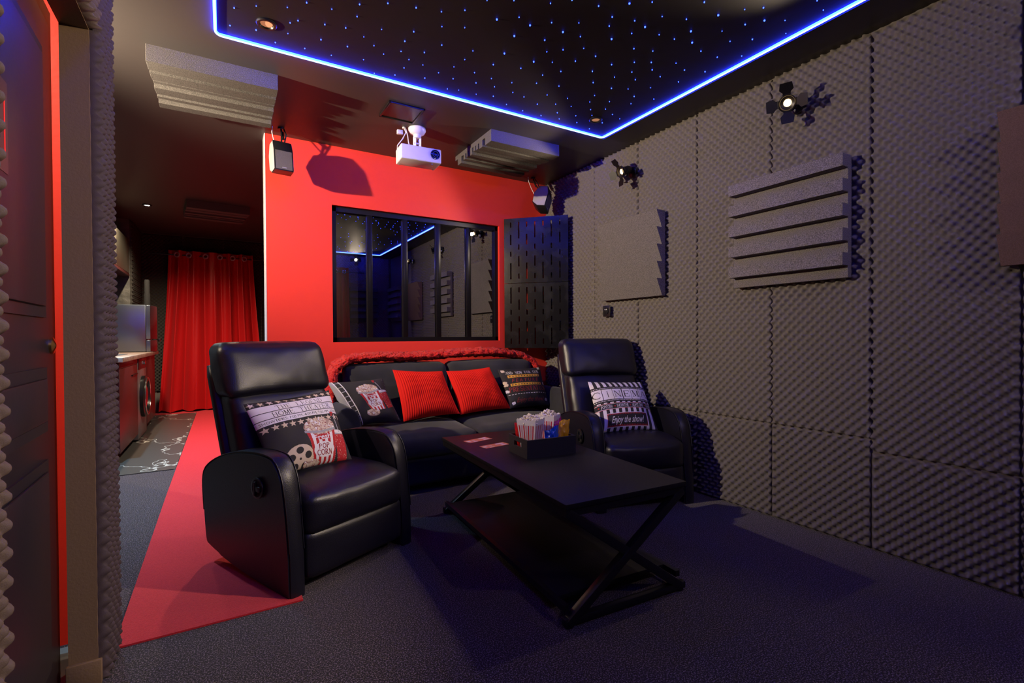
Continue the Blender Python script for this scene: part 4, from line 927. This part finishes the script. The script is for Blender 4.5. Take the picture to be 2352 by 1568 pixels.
# red curtain behind the camera, mirrored in the window
t = thing('rear_curtain', 'red eyelet curtain behind the camera, seen mirrored in the left window pane', 'curtain', (0, -.95, 0))
curtain(B('curtain_red'), 1.35, 1.92, 1.35, 1.95, 2.30, .05, 0, 4, .03, 80).build('curtain_cloth', t, smooth=180)
for x in (1.42, 1.56, 1.70, 1.84):
    mb = B('chrome'); mb.T = Matrix.Translation((x, .035, 2.22)) @ Matrix.Rotation(PI/2, 4, 'X'); mb.tube([(.027*math.cos(a), .027*math.sin(a), 0) for a in np.linspace(0, 2*PI, 20, endpoint=False)], .007, 8, closed=True).build('eyelet', t)
B('black_metal').tube([(1.2, 0, 2.22), (2.2, 0, 2.22)], .009, 10).build('curtain_rod', t)

t = thing('kitchen_cabinet', 'low dark red kitchen base cabinet under the worktop', 'cabinet', (-.76, 5.16, 0))
B('black_board').box((-.58, 0, .0), (-.02, .04, .86)).box((-.58, .04, .1), (-.02, 1.0, .86)).box((-.55, .1, 0), (-.08, 1.0, .1)).build('body', t)
for (a, c) in ((.012, .995),):
    dd = B('kitchen_red').box((-.02, a, .09), (0, c, .80), .002).build('door', t)
    B('black_metal').box((.0, .62, .70), (.012, .93, .712)).build('handle', dd)
B('black_plastic').box((-.10, .85, 0), (-.06, .9, .1)).build('leg', t)
B('kitchen_red').box((-.02, .012, .803), (0, .995, .858), .002).build('front_rail', t)
t = thing('washing_machine', 'dark front-loading washing machine under the worktop', 'washing machine', (-.76, 6.18, 0))
B('wash').box((-.56, 0, .02), (0, .6, .86), .012).build('body', t)
B('black_plastic').box((-.002, .01, .74), (.006, .59, .85), .002).build('control_panel', t)
mb = B('chrome'); mb.T = Matrix.Translation((.0, .30, .44)) @ Matrix.Rotation(PI/2, 4, 'Y'); mb.lathe([(.22, 0), (.22, .03), (.19, .05), (.165, .05), (.16, .03)], 40, cap=False, mt='black_plastic'); mb.tube([(.195*math.cos(a), .195*math.sin(a), .048) for a in np.linspace(0, 2*PI, 40, endpoint=False)], .006, 8, closed=True, mt='chrome'); dr = mb.build('door', t)
mb = B('lens'); mb.T = Matrix.Translation((.0, .30, .44)) @ Matrix.Rotation(PI/2, 4, 'Y'); mb.lathe([(.001, .045), (.08, .042), (.14, .03), (.165, .02)], 32, cap=False).build('door_glass', t)
mb = B('chrome'); mb.T = Matrix.Translation((.006, .34, .80)) @ Matrix.Rotation(PI/2, 4, 'Y'); mb.lathe([(.022, 0), (.02, .018)], 20).build('knob', t)
t = thing('kitchen_cabinet', 'narrow dark red kitchen cabinet between the washing machine and the curtain', 'cabinet', (-.76, 6.8, 0))
B('black_board').box((-.58, 0, .1), (-.02, .78, .86)).box((-.55, .0, 0), (-.08, .78, .1)).build('body', t); B('kitchen_red').box((-.02, .01, .09), (0, .77, .855), .002).build('door', t)
t = thing('worktop', 'kitchen worktop with a wood edge and inset sink', 'worktop', (0, 0, .862))
B('wood_top').box((-1.415, 5.06, 0), (-.72, 7.59, .038), .002).build('slab', t); B('steel').box((-1.32, 5.3, .038), (-.84, 6.2, .042), .002).box((-1.28, 5.35, .0421), (-.88, 5.8, .0425), mt='black_plastic').build('sink', t)
mb = B('brass'); mb.tube([(-1.2, 5.72, .9), (-1.2, 5.72, 1.15)]+[(-1.2+.09-.09*math.cos(a), 5.72, 1.15+.09*math.sin(a)) for a in np.linspace(0, PI, 9)]+[(-1.02, 5.72, 1.10)], .012, 10); mb.lathe([(.001, 0)], 3, cap=False) if 0 else None
o = mb.build('kitchen_tap'); tag(o, 'curved brass tap by the kitchen sink', 'tap')
t = thing('fridge', 'small brushed steel fridge standing at the far end of the worktop', 'fridge', (-.76, 7.0, .905))
B('steel').box((-.56, 0, .0), (-.02, .5, .545), .012).build('body', t)
B('steel').prism([(-.018, 0), (.02, .0), (.045, .08), (.055, .25), (.045, .42), (.02, .5), (-.018, .5)], .145, .54, 'z', .004).build('upper_door', t, smooth=50)
B('steel').prism([(-.018, 0), (.02, .0), (.045, .08), (.055, .25), (.045, .42), (.02, .5), (-.018, .5)], .0, .135, 'z', .004).build('lower_door', t, smooth=50)
B('black_plastic').box((.05, .40, .115), (.075, .46, .15), .004).build('handle', t)
mb = B('dark_void').lathe([(.03, 0), (.03, .14), (.026, .16), (.026, .30), (.022, .32), (.001, .32)], 20)
o = mb.build('black_bottle', loc=(-.80, 7.32, 1.451)); tag(o, 'tall black cylindrical bottle standing on the small fridge', 'bottle')
t = thing('wall_cabinet', 'pale brushed metal kitchen wall cabinet high on the slate wall', 'cabinet', (-1.0, 5.9, 1.86))
B('black_board').box((-.4, 0, 0), (-.02, 1.68, .42)).build('body', t)
for k in range(2): B('steel_light').box((-.02, .005+k*.84, .005), (0, .835+k*.84, .415), .002).build('door', t)
B('kitchen_red').box((-.4, 0, -.03), (-.0, 1.68, -.001)).build('underside_rail', t)
print('verts', sum(len(o.data.vertices) for o in S.objects if o.type == 'MESH'))
